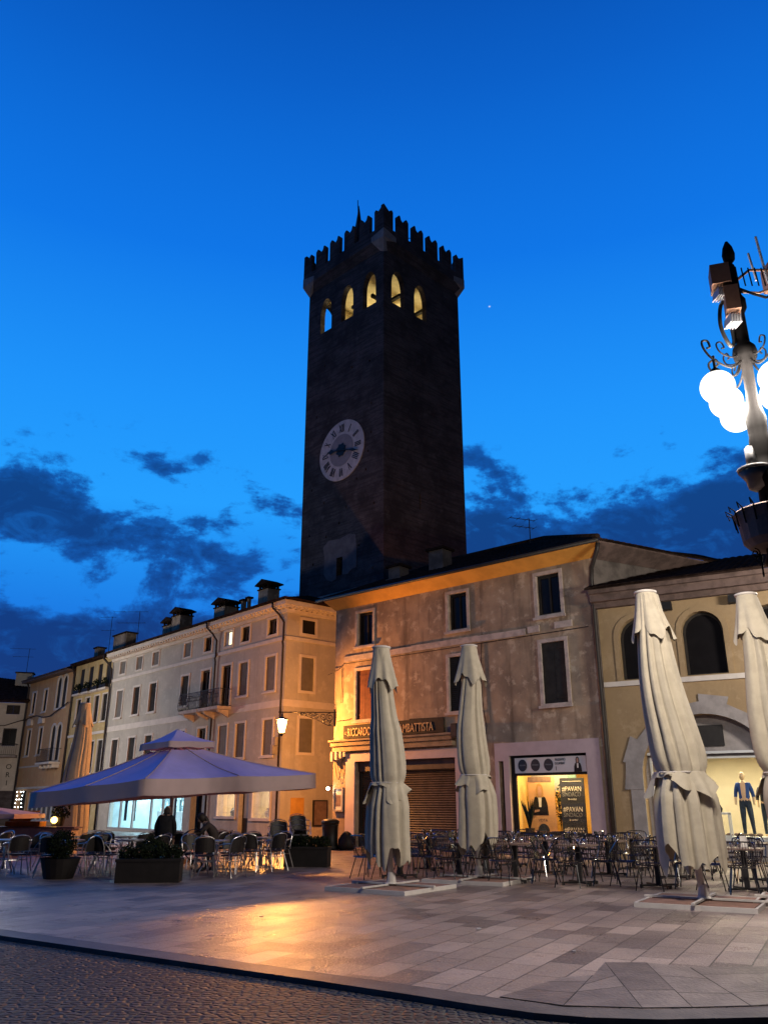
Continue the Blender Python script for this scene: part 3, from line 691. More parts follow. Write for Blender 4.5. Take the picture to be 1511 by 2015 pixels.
# ---- white house at the far left, facing the camera
FA = math.atan2(1720, 6200); FO = (-29.36, 69.33, 0)
bf = thing('corner_house', 'low white house with black letters down its corner at the far left', 'house', FO, FA)
fc = Face(bf, -9, -.02, 0, 9.45, 'white_render')
for c in (-1.05, -4.2, -7): fc.window(c - .5, c + .5, 8.55, 9.25, 'shutter_dark', None, sill=False); fc.window(c - .5, c + .5, 6.05, 7.4, 'open', None, sill=False)
fc.hole(rect(-3.3, -1.4, .05, 2.4)); fc.done()
MB().box(-3.3, -1.4, .3, .35, .05, 2.4).build('door', 'shutter_red', bf)
MB().box(-9, -.03, -.02, -.001, .02, 2.6).build('brick_base', 'brick', bf)
b = MB().box(-9, -.25, -.9, -.002, 5.15, 5.28).build('balcony', 'grey_stone', bf)
q = MB(); 
for z in (5.3, 6.15): q.tube([(-9, -.85, z), (-.3, -.85, z), (-.3, -.02, z)], .025, 5)
for i in range(60): q.tube([(-9 + 8.7 * i / 59, -.85, 5.28), (-9 + 8.7 * i / 59, -.85, 6.15)], .013, 4)
q.build('railing', 'dark_metal', b)
q = MB(); q.patch((-9.5, -.5, 9.6), (.2, -.5, 9.6), (-.5, 4.5, 11.8), (-9.5, 4.5, 12.6)); q.add([(.2, -.5, 9.6), (.2, 9, 9.6), (-.5, 4.5, 11.8)], [(0, 1, 2)]); q.box(-9, .1, -.4, 0, 9.46, 9.55)
rf = q.build('roof', 'tile', bf); chimney(rf, -1.0, 3.5, 11, 1.3, 1.3, 'flat', 1.0, 'white_render'); chimney(rf, .9, 5.5, 9.5, 1.8, 2.0, 'flat', 1.6, 'white_render')
MB().box(-.3, -.021, .36, 9, 0, 9.6).build('side_wall', 'white_render', bf)
Fm = Matrix.Translation(FO) @ Matrix.Rotation(FA, 4, 'Z')
t = thing('wall_lettering', 'dark letters O R I set one above another on the white corner house', 'sign', Fm @ Vector((-.75, -.02, 3.3)), FA)
for i, ch in enumerate('ORI'): text('letter', ch, .55, 'black', t, (0, 0, .95 - i * .62), ext=.02, align='CENTER')

# ---- old three-storey building (long sign, shop with posters)
RA = math.atan2(-1720, 1941); RO = (-2.01, 34.19, 0)
br_ = thing('old_stained_building', 'old stained plaster building with ochre eaves, rolling shutter and lit election shop window', 'building', RO, RA)
fc = Face(br_, 0, 11.9, 0, 9.25, 'old_render', .4)
fc.window(1.24, 2.1, 7.6, 8.95, 'open', 'pale_stone', .10, deep=.2); fc.window(5.9, 6.76, 7.6, 8.97, 'open', 'pale_stone', .11, deep=.2); fc.window(9.74, 10.64, 7.6, 9.0, 'open', 'pale_stone', .12)
fc.window(1.22, 2.1, 4.68, 6.6, 'shutter_red', 'pale_stone', .11, slats=False); fc.window(5.86, 6.72, 4.68, 6.62, 'shutter_dark', 'pale_stone', .11, slats=True); fc.window(9.76, 10.66, 4.65, 6.66, 'shutter_dark', 'pale_stone', .12)
fc.hole(rect(1.2, 6.05, .03, 3.1)); fc.hole(rect(8.28, 11.14, .6, 3.06)); fc.hole(rect(7.86, 8.06, .05, 2.9))
fc.done()
# string course, broken in places
for (a, b_, z) in ((.55, 4.1, 7.02), (4.1, 7.2, 7.04), (7.2, 9.2, 7.02), (9.3, 9.75, 7.06), (10.35, 11.0, 7.08)): MB().box(a, b_, -.05 - random.random() * .01, -.001, z, z + .22).build('string_course', 'pale_stone', br_)
# cove and eaves
q = MB(); q.add([(-.05, -.002, 9.25), (11.95, -.002, 9.25), (12.45, -.56, 9.58), (-.2, -.56, 9.58), (-.2, -.56, 9.64), (12.45, -.56, 9.64), (11.95, .2, 9.64), (-.05, .2, 9.64)], [(0, 1, 2, 3), (3, 2, 5, 4), (4, 5, 6, 7), (0, 7, 6, 1), (0, 3, 4, 7), (1, 6, 5, 2)])
q.build('eaves_cove', 'ochre', br_)
sdx, sdy = .359, .933
P2 = (11.9 + sdx * 12, sdy * 12)
q = MB(); q.add([(11.9, .0, 0), (P2[0], P2[1], 0), (P2[0], P2[1], 9.25), (11.9, 0, 9.25)], [(0, 1, 2, 3)]); q.add([(11.6, .4, 0), (P2[0] - .3, P2[1], 0), (P2[0] - .3, P2[1], 9.25), (11.6, .4, 9.25)], [(0, 1, 2, 3)])
q.build('side_wall', 'side_render', br_)
q = MB(); q.add([(11.93, -.03, 9.22), (P2[0] + .03, P2[1], 9.22), (P2[0] + .5, P2[1], 9.5), (12.45, -.56, 9.58), (12.45, -.56, 9.63), (P2[0] + .5, P2[1], 9.56), (P2[0], P2[1], 9.62), (11.93, .1, 9.62)], [(0, 1, 2, 3), (3, 2, 5, 4), (4, 5, 6, 7)]); q.build('side_eaves', 'brown_cornice', br_)
MB().box(12.8, 13.9, 2.6, 2.75, 8.3, 8.9).build('side_window', 'void', br_)
MB().box(0, .35, .41, 11, 0, 9.25).build('end_wall', 'old_render', br_)
q = MB()
q.patch((-.5, -.66, 9.66), (12.5, -.66, 9.66), (7.25, 5, 12.1), (1.5, 5, 12.1), .26, .05)
q.patch((12.5, -.66, 9.66), (P2[0] + .6, P2[1], 9.6), (P2[0] - 5, P2[1], 12.0), (7.25, 5, 12.1), .26, .05)
q.patch((-.5, 11, 9.66), (-.5, -.66, 9.66), (1.5, 5, 12.1), (1.5, 6, 12.1), .26, .05)
q.add([(1.5, 5, 12.08), (7.25, 5, 12.08), (P2[0] - 5, P2[1], 11.98), (1.5, P2[1], 11)], [(0, 1, 2, 3)])
rf = q.build('roof', 'tile', br_)
q = MB(); q.tube([(1.5, 5, 12.14), (7.25, 5, 12.14)], .1, 8); q.tube([(7.25, 5, 12.14), (12.5, -.66, 9.72)], .1, 8); q.build('ridge_tiles', 'tile', rf, True)
q = MB(); q.tube([(-.5, -.7, 9.6), (12.55, -.7, 9.6)], .07, 8); q.build('gutter', 'gutter', rf, True)
chimney(rf, 4.35, 1.6, 10.4, .72, .95, 'flat', .6, 'side_render'); chimney(rf, 2.1, 1.6, 10.35, .62, .7, 'flat', .6, 'side_render'); MB().box(1.7, 2.5, 1.2, 2.0, 10.45, 10.56).build('chimney_base', 'side_render', rf)
pipe(br_, [(12.45, -.55, 9.55), (12.35, -.5, 9.3), (11.98, -.25, 8.85), (11.88, -.12, 8.5), (11.88, -.12, 3.2), (11.88, -.12, 0)], .075)
# doorway with rolling shutter
MB().panel(rect(.72, 6.42, .02, 3.42), -.05, .03, [rect(1.2, 6.05, .0, 3.1)]).build('door_surround', 'mauve_paint', br_)
q = MB(); q.box(1.2, 6.05, .16, .2, 2.74, 3.1); q.build('shutter_box', 'rollshutter', br_)
q = MB(); q.add([(1.2, .36, .03), (6.05, .36, .03), (6.05, .36, 3.1), (1.2, .36, 3.1)], [(0, 1, 2, 3)])
z = .05
while z < 2.74:
    q.add([(1.32, .30, z), (5.95, .30, z), (5.95, .27, z + .04), (1.32, .27, z + .04), (5.95, .30, z + .078), (1.32, .30, z + .078)], [(0, 1, 2, 3), (3, 2, 4, 5)]); z += .08
q.build('rolling_shutter', 'rollshutter', br_)
q = MB(); q.box(1.2, 1.32, .22, .3, .03, 2.74); q.box(5.95, 6.05, .22, .3, .03, 2.74); q.build('shutter_guide', 'dark_metal', br_)
# awning box / cornice over the door, brackets
q = MB(); q.box(.04, 6.15, -.36, -.001, 3.86, 3.93); q.box(.08, 6.1, -.28, -.002, 3.70, 3.859); q.box(.12, 6.05, -.2, -.002, 3.5, 3.699)
q.build('door_canopy', 'canopy_stone', br_)
q = MB()
for x in (.1, .3, .5, .68): q.box(x, x + .1, -.3 + x * .2, -.001, 3.1 + x * .3, 3.499)
q.build('corbel', 'pale_stone', br_)
# shop with posters
MB().panel(rect(7.72, 11.62, .02, 3.48), -.045, .03, [rect(8.28, 11.14, .6, 3.06), rect(7.86, 8.06, .05, 2.9)]).build('shop_surround', 'mauve_paint', br_)
MB().box(7.86, 8.06, .2, .25, .05, 2.9).build('side_door', 'void', br_)
fr = MB().panel(rect(8.28, 11.14, .6, 3.06), .08, .16, [rect(8.45, 11.07, .70, 2.42), rect(8.45, 11.07, 2.50, 3.2)]).build('shopfront', 'black', br_)
MB().add([(8.4, .14, .65), (11.1, .14, .65), (11.1, .14, 2.45), (8.4, .14, 2.45)], [(0, 1, 2, 3)]).build('pane', 'glass', fr)
M['warm_wall'] = mat('warm_shop_wall', (.75, .55, .22), .85, .12, 1)
room(br_, 8.1, 11.5, .42, 3.2, .3, 2.95, 'warm_wall', (1, .66, .24), 190, fy=.05)
Rm = Matrix.Translation(RO) @ Matrix.Rotation(RA, 4, 'Z')
def onR(x, y, z): return Rm @ Vector((x, y, z))
M['poster_white'] = mat('poster_white', (.55, .55, .58), .6, .05, 2)
M['poster_orange'] = mat('poster_skin_tone', (.62, .36, .19), .6, .12, 2)
M['poster_dark'] = mat('poster_dark', (.035, .04, .055), .6, .15, 2)
M['poster_light'] = mat('poster_light', (.68, .66, .64), .6, .05, 2)
M['poster_grey'] = mat('poster_grey', (.22, .23, .26), .6, .05, 2)
M['teal'] = mat('teal_panel', (.09, .17, .19), .6, .2, 2)
def bust(q, cx, z0, h, y, khair=0, kcoat=1, kskin=2, kshirt=3):
    """flat printed figure of a woman in a dark jacket"""
    def P(pts, yy, k): q.panel([(cx + a * h, z0 + b * h) for a, b in pts], y + yy, y + yy + .002, k=k)
    P([(-.30, 0), (.30, 0), (.27, .35), (.20, .55), (.07, .62), (-.07, .62), (-.20, .55), (-.28, .35)], 0, kcoat)
    P([(-.05, .25), (.04, .25), (.07, .62), (-.07, .62)], -.004, kshirt)
    P([(-.12, .55), (.13, .55), (.15, .75), (.11, .92), (.02, 1.0), (-.08, .96), (-.14, .8)], -.008, khair)
    P([(-.035, .58), (.045, .58), (.075, .70), (.075, .82), (.04, .90), (-.04, .90), (-.07, .80), (-.06, .68)], -.012, kskin)
t = thing('shop_banner', 'white strip with three dark discs above the election shop window', 'banner', onR(8.45, .06, 2.5), RA)
MB().box(0, 2.62, -.012, .015, .0, .48).build('panel', 'poster_white', t)
for i in range(3):
    MB().panel([(.30 + i * .49 + .17 * math.cos(a), .24 + .19 * math.sin(a)) for a in [k * math.pi / 12 for k in range(24)]], -.02, -.013).build('disc', 'poster_dark', t)
    text('disc_text', 'PAVAN', .07, 'poster_grey', t, (.30 + i * .49, -.022, .22), ext=.002, align='CENTER')
text('slogan', 'PASSIAMO', .115, 'poster_dark', t, (1.52, -.016, .35), ext=.003, sx=.72); text('slogan', 'SI CAMBIA?', .115, 'poster_dark', t, (1.52, -.016, .235), ext=.003, sx=.62)
MB().box(1.54, 1.56, -.016, -.013, .06, .18).build('mark', 'poster_dark', t)
q = MB(); bust(q, 2.33, .0, .46, -.017); q.build('portrait', ['poster_dark', 'black', 'skin', 'poster_light'], t)
t = thing('portrait_poster', 'tall orange poster of a blonde woman in dark jacket inside the lit window', 'poster', onR(8.45, .78, .68), RA)
MB().box(.0, 1.0, 0, .03, .0, 1.72).build('panel', 'poster_orange', t); MB().box(0, .9, -.008, -.001, 1.56, 1.72).build('header', 'table_wood', t)
q = MB(); bust(q, .44, .52, 1.0, -.005); q.panel([(.12, .55), (.72, .62), (.74, .72), (.4, .66), (.12, .66)], -.03, -.026, k=1); q.panel([(.22, .60), (.42, .64), (.42, .70), (.24, .68)], -.034, -.031, k=2)
M['blonde'] = mat('blonde_print', (.42, .24, .09), .6, .2, 30)
q.build('portrait', ['blonde', 'black', 'skin', 'poster_light'], t)
MB().panel([(.0, .0), (1.05, 0), (1.05, .48), (.3, .5), (.0, .25)], -.04, -.036).build('card', 'poster_orange', t)
text('slogan', 'VOTA', .13, 'poster_dark', t, (.36, -.045, .32), ext=.002)
MB().panel([(.55 + .22 * math.cos(a), .02 + .24 * max(0, math.sin(a))) for a in [k * math.pi / 12 for k in range(13)]], -.05, -.046).build('disc', 'poster_dark', t)
t = thing('text_poster', 'tall dark poster with white candidate lettering at the right of the lit window', 'poster', onR(9.70, .72, .66), RA)
MB().box(0, .87, 0, .03, 0, 1.68).build('panel', 'poster_dark', t)
for k in range(3):
    z = 1.27 - k * .62
    text('candidate_line', '#PAVAN', .215, 'poster_light', t, (.07, -.004, z), ext=.003, sx=.86)
    text('office_line', 'SINDACO', .19, 'poster_grey', t, (.07, -.004, z - .16), ext=.003, sx=.80)
    text('motto_line', 'Si cambia!', .085, 'poster_light', t, (.27, -.004, z - .27), ext=.002, sx=.9)
MB().box(.1, .78, -.003, -.001, 1.57, 1.585).build('rule_line', 'poster_light', t)
t = thing('back_panel', 'teal and grey wall panel with big white letters behind the portrait poster', 'panel', onR(8.5, 1.1, .7), RA)
MB().box(-.1, 1.6, 0, .04, 1.2, 1.75).build('panel', 'poster_grey', t); MB().box(1.3, 1.6, -.02, -.001, .7, 1.75).build('side_strip', 'teal', t); text('letters', 'NOI', .34, 'poster_light', t, (0, -.03, 1.28), ext=.01)
t = thing('yellow_plant', 'leafy yellow-lit pot plant between the two window posters', 'plant', onR(9.56, .9, .4), RA)
MB().lathe([(.10, 0), (.14, .3)], 10).build('pot', 'pot', t)
q = MB()
for i in range(7): q.tube([(0, 0, .3), (random.uniform(-.05, .05), 0, .9), (random.uniform(-.14, .14), 0, 1.5)], .008, 4)
q.build('stem', 'leaf2', t); q = MB(); leafclump(q, (0, 0, 1.15), .3, 130, .06, (.6, .4, 2)); q.build('foliage', ['leaf2', 'ochre'], t)
t = thing('dark_plant', 'spiky dark plant at the left inside the lit shop window', 'plant', onR(8.55, .6, .45), RA)
MB().lathe([(.12, 0), (.16, .35)], 10).build('pot', 'pot', t)
q = MB()
for i in range(16):
    a = random.uniform(-1, 1); q.tube([(0, 0, .3), (a * .12, random.uniform(-.05, .05), .7), (a * .3 - .08, random.uniform(-.1, .05), 1.0 + random.random() * .35)], [.02, .028, .004], 4)
q.build('leaves', 'leaf', t)
# signs
t = thing('name_sign', 'long dark board with gold old-style lettering above the rolling shutter', 'shop sign', onR(.62, -.06, 3.98), RA)
q = MB(); q.panel([(0, .0), (5.0, 0), (5.0, .52), (3.4, .56), (3.4, .52), (0, .50)], -.03, .05); q.build('board', 'shutter_dark', t)
M['gold'] = mat('gold_letter', (.62, .40, .20), .5, .3, 10)
text('small_word', 'F.LLI', .15, 'gold', t, (.07, -.045, .16), rz=0, ext=.01, sx=.45); text('first_name', 'RICCARDO', .44, 'gold', t, (.24, -.045, .08), ext=.012, sx=.55); text('second_name', 'GIAMBATTISTA', .44, 'gold', t, (2.62, -.045, .08), ext=.012, sx=.63)
M['lampglow'] = glow('wall_lamp_bulb', (1, .85, .6), 60)
t = thing('wall_lamp', 'small glowing lamp fixed at the corner of the old building', 'wall lamp', onR(-.02, -.25, 2.12), RA)
MB().sphere((0, 0, 0), .06).build('bulb', 'lampglow', t, True); MB().tube([(.0, .25, .1), (0, .1, .12), (0, 0, .07)], .015, 6).build('arm', 'dark_metal', t)
t = thing('menu_case', 'grey framed notice case on the old building beside the litter bin', 'notice case', onR(.12, -.06, 1.28), RA)
MB().panel(rect(0, .52, 0, .88), -.05, .055, [rect(.06, .46, .06, .82)]).build('frame', 'grey_stone', t); MB().box(.06, .46, .0, .02, .06, .82).build('sheet', 'poster_white', t); MB().box(.12, .38, -.01, -.001, .2, .6).build('print', 'table_wood', t)
# cables and fittings
def cable(name, pts, lb, cat='cable', r=.014, grp=None): return tag(MB().tube(pts, r, 5).build(name, 'cable', None, True), lb, cat, grp)
cable('wall_cable', [onR(7.35, -.03, 6.95), onR(7.3, -.04, 5.6), onR(7.34, -.04, 4.6), onR(7.45, -.04, 4.1), onR(7.4, -.04, 3.8)], 'dark cable hanging down the middle of the old stained facade')
cable('wall_cable', [onR(.42, -.03, 6.9), onR(.43, -.04, 6.2), onR(.42, -.04, 5.4)], 'short cable hanging near the lamp bracket on the old building')
cable('wall_cable', [onR(.05, -.05, 3.4), onR(.2, -.08, 2.9), onR(.35, -.1, 2.45), onR(.42, -.1, 2.45), onR(.6, -.08, 3.2), onR(.7, -.06, 3.3)], 'V-shaped loose cable at the corner above the small wall lamp')
cable('wall_cable', [onR(-.2, -.2, 6.55), onR(.3, -.08, 6.75), onR(.55, -.06, 6.95), onR(3, -.08, 6.93), onR(7, -.08, 6.95), onR(11.6, -.07, 6.98)], 'thin cable running along the broken string course')
t = thing('camera_box', 'black loudspeaker box at the right end of the door canopy', 'loudspeaker', onR(6.15, -.1, 3.72), RA)
MB().box(0, .28, -.28, 0, 0, .5).build('case', 'black', t); MB().box(.02, .26, -.31, -.281, .05, .45).build('grille', 'dark_metal', t)

# ---- wrought bracket with orange lantern
LX = (-4.09, 34.0)
t = thing('lamp_bracket', 'wrought iron scroll bracket carrying the orange lantern off the building corner', 'lamp bracket', (-2.0, 34.15, 5.05))
q = MB(); q.tube([(.05, 0, 0), (-2.25, -.13, 0)], .022, 6); q.tube([(0, 0, -.55), (0, 0, .12)], .03, 6)
def scroll(q, cx, cz, r, a0, turns, dirn=1, rr=.014, y=0):
    n = int(14 * turns); q.tube([(cx + r * (1 - .75 * i / n) * math.cos(a0 + dirn * turns * 2 * math.pi * i / n), y, cz + r * (1 - .75 * i / n) * math.sin(a0 + dirn * turns * 2 * math.pi * i / n)) for i in range(n + 1)], rr, 5)
for cx, cz, r, a0, d in ((-.18, -.2, .17, 1.5, 1), (-.45, -.16, .14, .5, -1), (-.72, -.14, .12, 1.6, 1), (-.96, -.11, .1, .4, -1), (-1.18, -.09, .08, 1.6, 1), (-1.36, -.07, .06, .4, -1), (-.2, -.42, .11, 3, -1), (-.4, -.34, .08, .2, 1)): scroll(q, cx, cz, r, a0, 1.6, d, .016, -.02 + cx * .05)
q.tube([(0, 0, -.55), (-.3, 0, -.5), (-.7, -.04, -.3), (-1.5, -.09, -.03)], .016, 5)
q.build('scrollwork', 'dark_metal', t); MB().tube([(.3, -.35, -.35), (.0, 0, -.35), (.45, -.5, -.37), (.7, -.62, -.3)], .012, 5).build('hook', 'dark_metal', t)
t = thing('orange_lantern', 'glowing orange street lantern hanging from the wrought bracket', 'lantern', (LX[0], LX[1], 4.2))
q = MB(); q.lathe([(.02, .80), (.05, .66), (.24, .58), (.25, .55), (.2, .54)], 8); q.tube([(0, 0, .8), (0, 0, .86)], .015, 6); q.build('cap', 'dark_metal', t); MB().lathe([(.03, -.1), (.07, -.02), (.13, .0), (.13, .03)], 8).build('foot', 'dark_metal', t)
q = MB()
for i in range(4):
    a = math.pi / 4 + i * math.pi / 2; q.tube([(.125 * math.cos(a), .125 * math.sin(a), .03), (.19 * math.cos(a), .19 * math.sin(a), .545)], .010, 4)
q.build('frame', 'dark_metal', t)
MB().lathe([(.10, .04), (.12, .10), (.15, .26), (.19, .44), (.18, .53)], 16).build('glass', 'lantern_glow', t, True); bulb(t, (0, 0, .28), LANTERN, (1, .37, .075), .09)
t = thing('junction_box', 'small dark electrical box on the white building by the lantern', 'electrical box', Wm @ Vector((-.3, -.02, 4.0)), WA)
MB().box(-.16, .0, -.2, -.01, .25, .65).build('upper_box', 'grey_stone', t); MB().box(-.4, -.2, -.2, -.01, -.15, .3).build('lower_box', 'grey_stone', t)

# ---- cream arcaded building on the right
BA = math.atan2(-1720, 3000); BO = (6.83, 26.36, 0)
bb = thing('arcaded_building', 'cream plastered building with round-arched upper windows and stone shop arch at right', 'building', BO, BA)
fc = Face(bb, .12, 10, 0, 7.5, 'cream_render', .5)
for c in (1.32, 3.24, 5.18, 7.1, 9.0):
    if c < 9.6: fc.window(c - .6, c + .6, 5.18, 7.1, 'open', 'cream_render', .16, shape=arch, sill=False)
AR = [(1.05, .02), (4.75, .02)] + [(2.9 + 1.85 * math.cos(math.pi * i / 20), 2.35 + 1.7 * math.sin(math.pi * i / 20)) for i in range(21)]
AR2 = [(x + 4.9, z) for x, z in AR]
fc.hole(AR); fc.hole([(x, z) for x, z in AR2 if x <= 9.99] if max(x for x, z in AR2) < 9.99 else [(x, z) for x, z in AR2])
fc.done()
def surround(dx):
    n = 9; outer = []
    for i in range(n + 1):      # stepped voussoirs
        a = math.pi * i / n; k = .36 if i % 2 else .58
        if i == 0 or i == n: k = .5
        a0 = max(0, a - math.pi / n / 2); a1 = min(math.pi, a + math.pi / n / 2)
        for aa in (a0, a1): outer.append((2.9 + (1.85 + k) * math.cos(aa) + dx, 2.35 + (1.7 + k) * math.sin(aa)))
    inn = [(2.9 + 1.85 * math.cos(math.pi * i / 24) + dx, 2.35 + 1.7 * math.sin(math.pi * i / 24)) for i in range(25)]
    poly = [(5.31 + dx, 1.95)] + outer + [(.49 + dx, 1.95), (1.05 + dx, 1.95)] + inn[::-1] + [(4.75 + dx, 1.95)]
    MB().panel(poly, -.07, .02).build('stone_arch', 'grey_stone', bb)
    for x in (.66, 4.75): MB().box(x + dx, x + .39 + dx, -.055, .02, .02, 1.949).build('pier', 'grey_stone', bb)
surround(0); surround(4.9)
for dx in (0, 4.9):
    MB().panel([(x + dx, z) for x, z in AR if True], .42, .5, [rect(1.2 + dx, 4.6 + dx, .55, 2.86)]).build('arch_infill', 'grey_stone', bb)
    fr = MB().panel(rect(1.2 + dx, 4.6 + dx, .55, 2.86), .36, .419, [rect(1.26 + dx, 1.7 + dx, .6, 2.8), rect(1.8 + dx, 4.52 + dx, .6, 2.8)]).build('shopfront', 'shelf', bb)
    MB().add([(1.2 + dx, .39, .55), (4.6 + dx, .39, .55), (4.6 + dx, .39, 2.86), (1.2 + dx, .39, 2.86)], [(0, 1, 2, 3)]).build('pane', 'glass', fr)
    MB().box(2.55 + dx, 3.4 + dx, .36, .41, 3.15, 3.75).build('vent_grille', 'dark_metal', bb)
    MB().box(1.1 + dx, 4.7 + dx, .22, .359, 2.93, 3.0).build('lintel', 'shelf', bb)
MB().box(.13, 10, -.06, -.001, 5.0, 5.15).build('string_course', 'trim', bb)
q = MB(); q.box(.0, 10.2, -.2, 0, 7.5, 7.68); q.box(0, 10.2, -.38, 0, 7.681, 7.92); q.box(0, 10.2, -.5, 0, 7.921, 8.06); q.build('cornice', 'brown_cornice', bb)
q = MB(); q.patch((-.1, -.6, 8.1), (10.4, -.6, 8.1), (10.4, 5, 10.0), (-.1, 5, 10.0)); rf = q.build('roof', 'tile', bb)
MB().box(9.7, 10, .51, 9, 0, 7.5).build('end_wall', 'cream_render', bb)
M['shop_wall'] = mat('boutique_wall', (.62, .56, .42), .85, .1, 1)
room(bb, .9, 9.6, .52, 3.4, .1, 3.0, 'shop_wall', (1, .86, .56), 330, n=2, fy=.35)
Bm = Matrix.Translation(BO) @ Matrix.Rotation(BA, 4, 'Z')
def onB(x, y, z): return Bm @ Vector((x, y, z))
for i, x in enumerate((2.35, 4.28, 6.2)):
    t = thing('flood_lamp', 'unlit black floodlight under the cornice, %s arched window' % ('between left and second', 'right of the second', 'right of the third')[i], 'floodlight', onB(x, -.28, 7.28), BA, 'floodlights under the cornice')
    MB().box(-.14, .14, -.12, .1, -.1, .14).build('housing', 'black', t); MB().tube([(0, .28, .1), (0, .1, .1)], .03, 6).build('arm', 'dark_metal', t)
t = thing('display_plinth', 'low pale platform with shoes behind the boutique glass', 'display plinth', onB(3.2, 1.2, .1), BA)
MB().box(-1.3, 1.3, -.4, .5, 0, .55).build('platform', 'shelf', t)
q = MB()
for i in range(9): x = -.9 + i * .2; q.sphere((x, -.2 + .1 * (i % 3), .6), .06, 8, 5, sc=(1.6, .8, .8))
q.build('shoes', 'table_wood', t)
t = thing('display_stand', 'white open cube stand carrying a dark handbag in the boutique window', 'display stand', onB(2.88, 1.0, .65), BA)
q = MB()
for x in (-.3, .3):
    for y in (-.15, .2): q.box(x - .02, x + .02, y - .02, y + .02, 0, .62)
for z in (0, .6): q.box(-.32, .32, -.17, -.13, z, z + .035); q.box(-.32, .32, .18, .22, z, z + .035)
q.box(-.32, .32, -.17, .22, .636, .66); q.build('frame', 'shelf', t)
t = thing('handbag', 'dark handbag standing on the white cube stand', 'handbag', onB(2.86, 1.0, 1.312), BA)
MB().lathe([(.13, 0), (.16, .1), (.10, .22), (.05, .25)], 10, sq=.5).build('body', 'black', t); MB().tube([(-.06, 0, .23), (-.04, 0, .36), (.04, 0, .36), (.06, 0, .23)], .012, 5).build('handle', 'black', t)
MB().sphere((.02, -.085, .12), .05, 10, 6, sc=(1, .3, 1)).build('clasp', 'gold', t)

# ================================================================== TOWER
TO = (-.02, 50, 0)
tw = thing('clock_tower', 'tall dark brick medieval clock tower with crenellated top and lit belfry arches', 'tower', TO, R(45))
TS = 8.3
belf = [(.8, 2.15), (3.2, 4.5), (5.6, 6.85)]
hl = [arch(a, b, 35.5, 38.4, 8, True, 1.3) for a, b in belf]
pl = [(1.2, 27.6), (2.6, 22.4), (3.6, 20.6), (1.7, 22.8), (5.9, 21.5), (7.3, 22.8), (4.3, 19.6), (5.6, 18.9), (2.3, 17.6), (6.9, 17.2), (1.2, 25.4), (1.5, 24.1), (.9, 20.2), (1.0, 15.8), (7.0, 28.5), (3.2, 31.2), (6.2, 32.5), (1.4, 31.0), (7.4, 19.4)]
hl2 = hl + [rect(x - .06, x + .06, z - .09, z + .09) for x, z in pl] + [rect(3.86, 4.46, 15.9, 17.15)]
# left (clock) face lies in the plane x=0, right face in y=0
MB().panel(rect(0, TS, 0, 40), 0, .42, hl2, plane='x').build('clock_face_wall', 'brick', tw)
MB().panel(rect(.42, TS, 0, 40), 0, .42, hl[:2] + [rect(3.4, 3.55, 20.4, 21.5)]).build('side_wall', 'brick', tw)
MB().panel(rect(.8, TS, 0, 40), TS - .8, TS, [arch(.9, 2.6, 34.8, 39.3, 8, True, 1.3)]).build('rear_wall', 'brick', tw)
MB().panel(rect(.8, TS - .8, 0, 40), TS - .8, TS, hl[1:2], plane='x').build('rear_wall', 'brick', tw)
MB().box(.8, TS - .8, .8, TS - .8, 34.4, 34.6).build('belfry_floor', 'belfry_plaster', tw)
q = MB(); q.box(.8, TS - .8, .8, TS - .8, 39.4, 39.6)
q.box(.81, .84, .81, TS - .81, 34.6, 35.4); q.panel(rect(.81, TS - .81, 34.61, 39.39), TS - .83, TS - .81, [arch(.9, 2.6, 34.8, 39.3, 8, True, 1.3)]); q.panel(rect(.81, TS - .84, 34.61, 39.39), TS - .83, TS - .81, hl[1:2], plane='x')
q.build('belfry_lining', 'belfry_plaster', tw)
q = MB()
for y in (2, 4.1, 6.2): q.box(.85, TS - .85, y, y + .22, 37.0, 37.25)
for x in (2.5, 5.2): q.box(x, x + .25, .85, TS - .85, 37.26, 37.5)
q.build('bell_beam', 'shutter_dark', tw)
b = MB().lathe([(.55, 35.6), (.5, 35.75), (.38, 36.2), (.3, 36.6), (.12, 36.8), (.05, 37.0)], 16, (4.1, 4.1)).build('bell', 'dark_metal', tw, True)
ld = bpy.data.lights.new('belfry_lamp', 'POINT'); ld.energy = 900; ld.color = (1, .88, .48); ld.shadow_soft_size = .3
lo = bpy.data.objects.new('belfry_lamp', ld); col.objects.link(lo); lo.parent = tw; lo.location = (5.6, 5.2, 35.0)
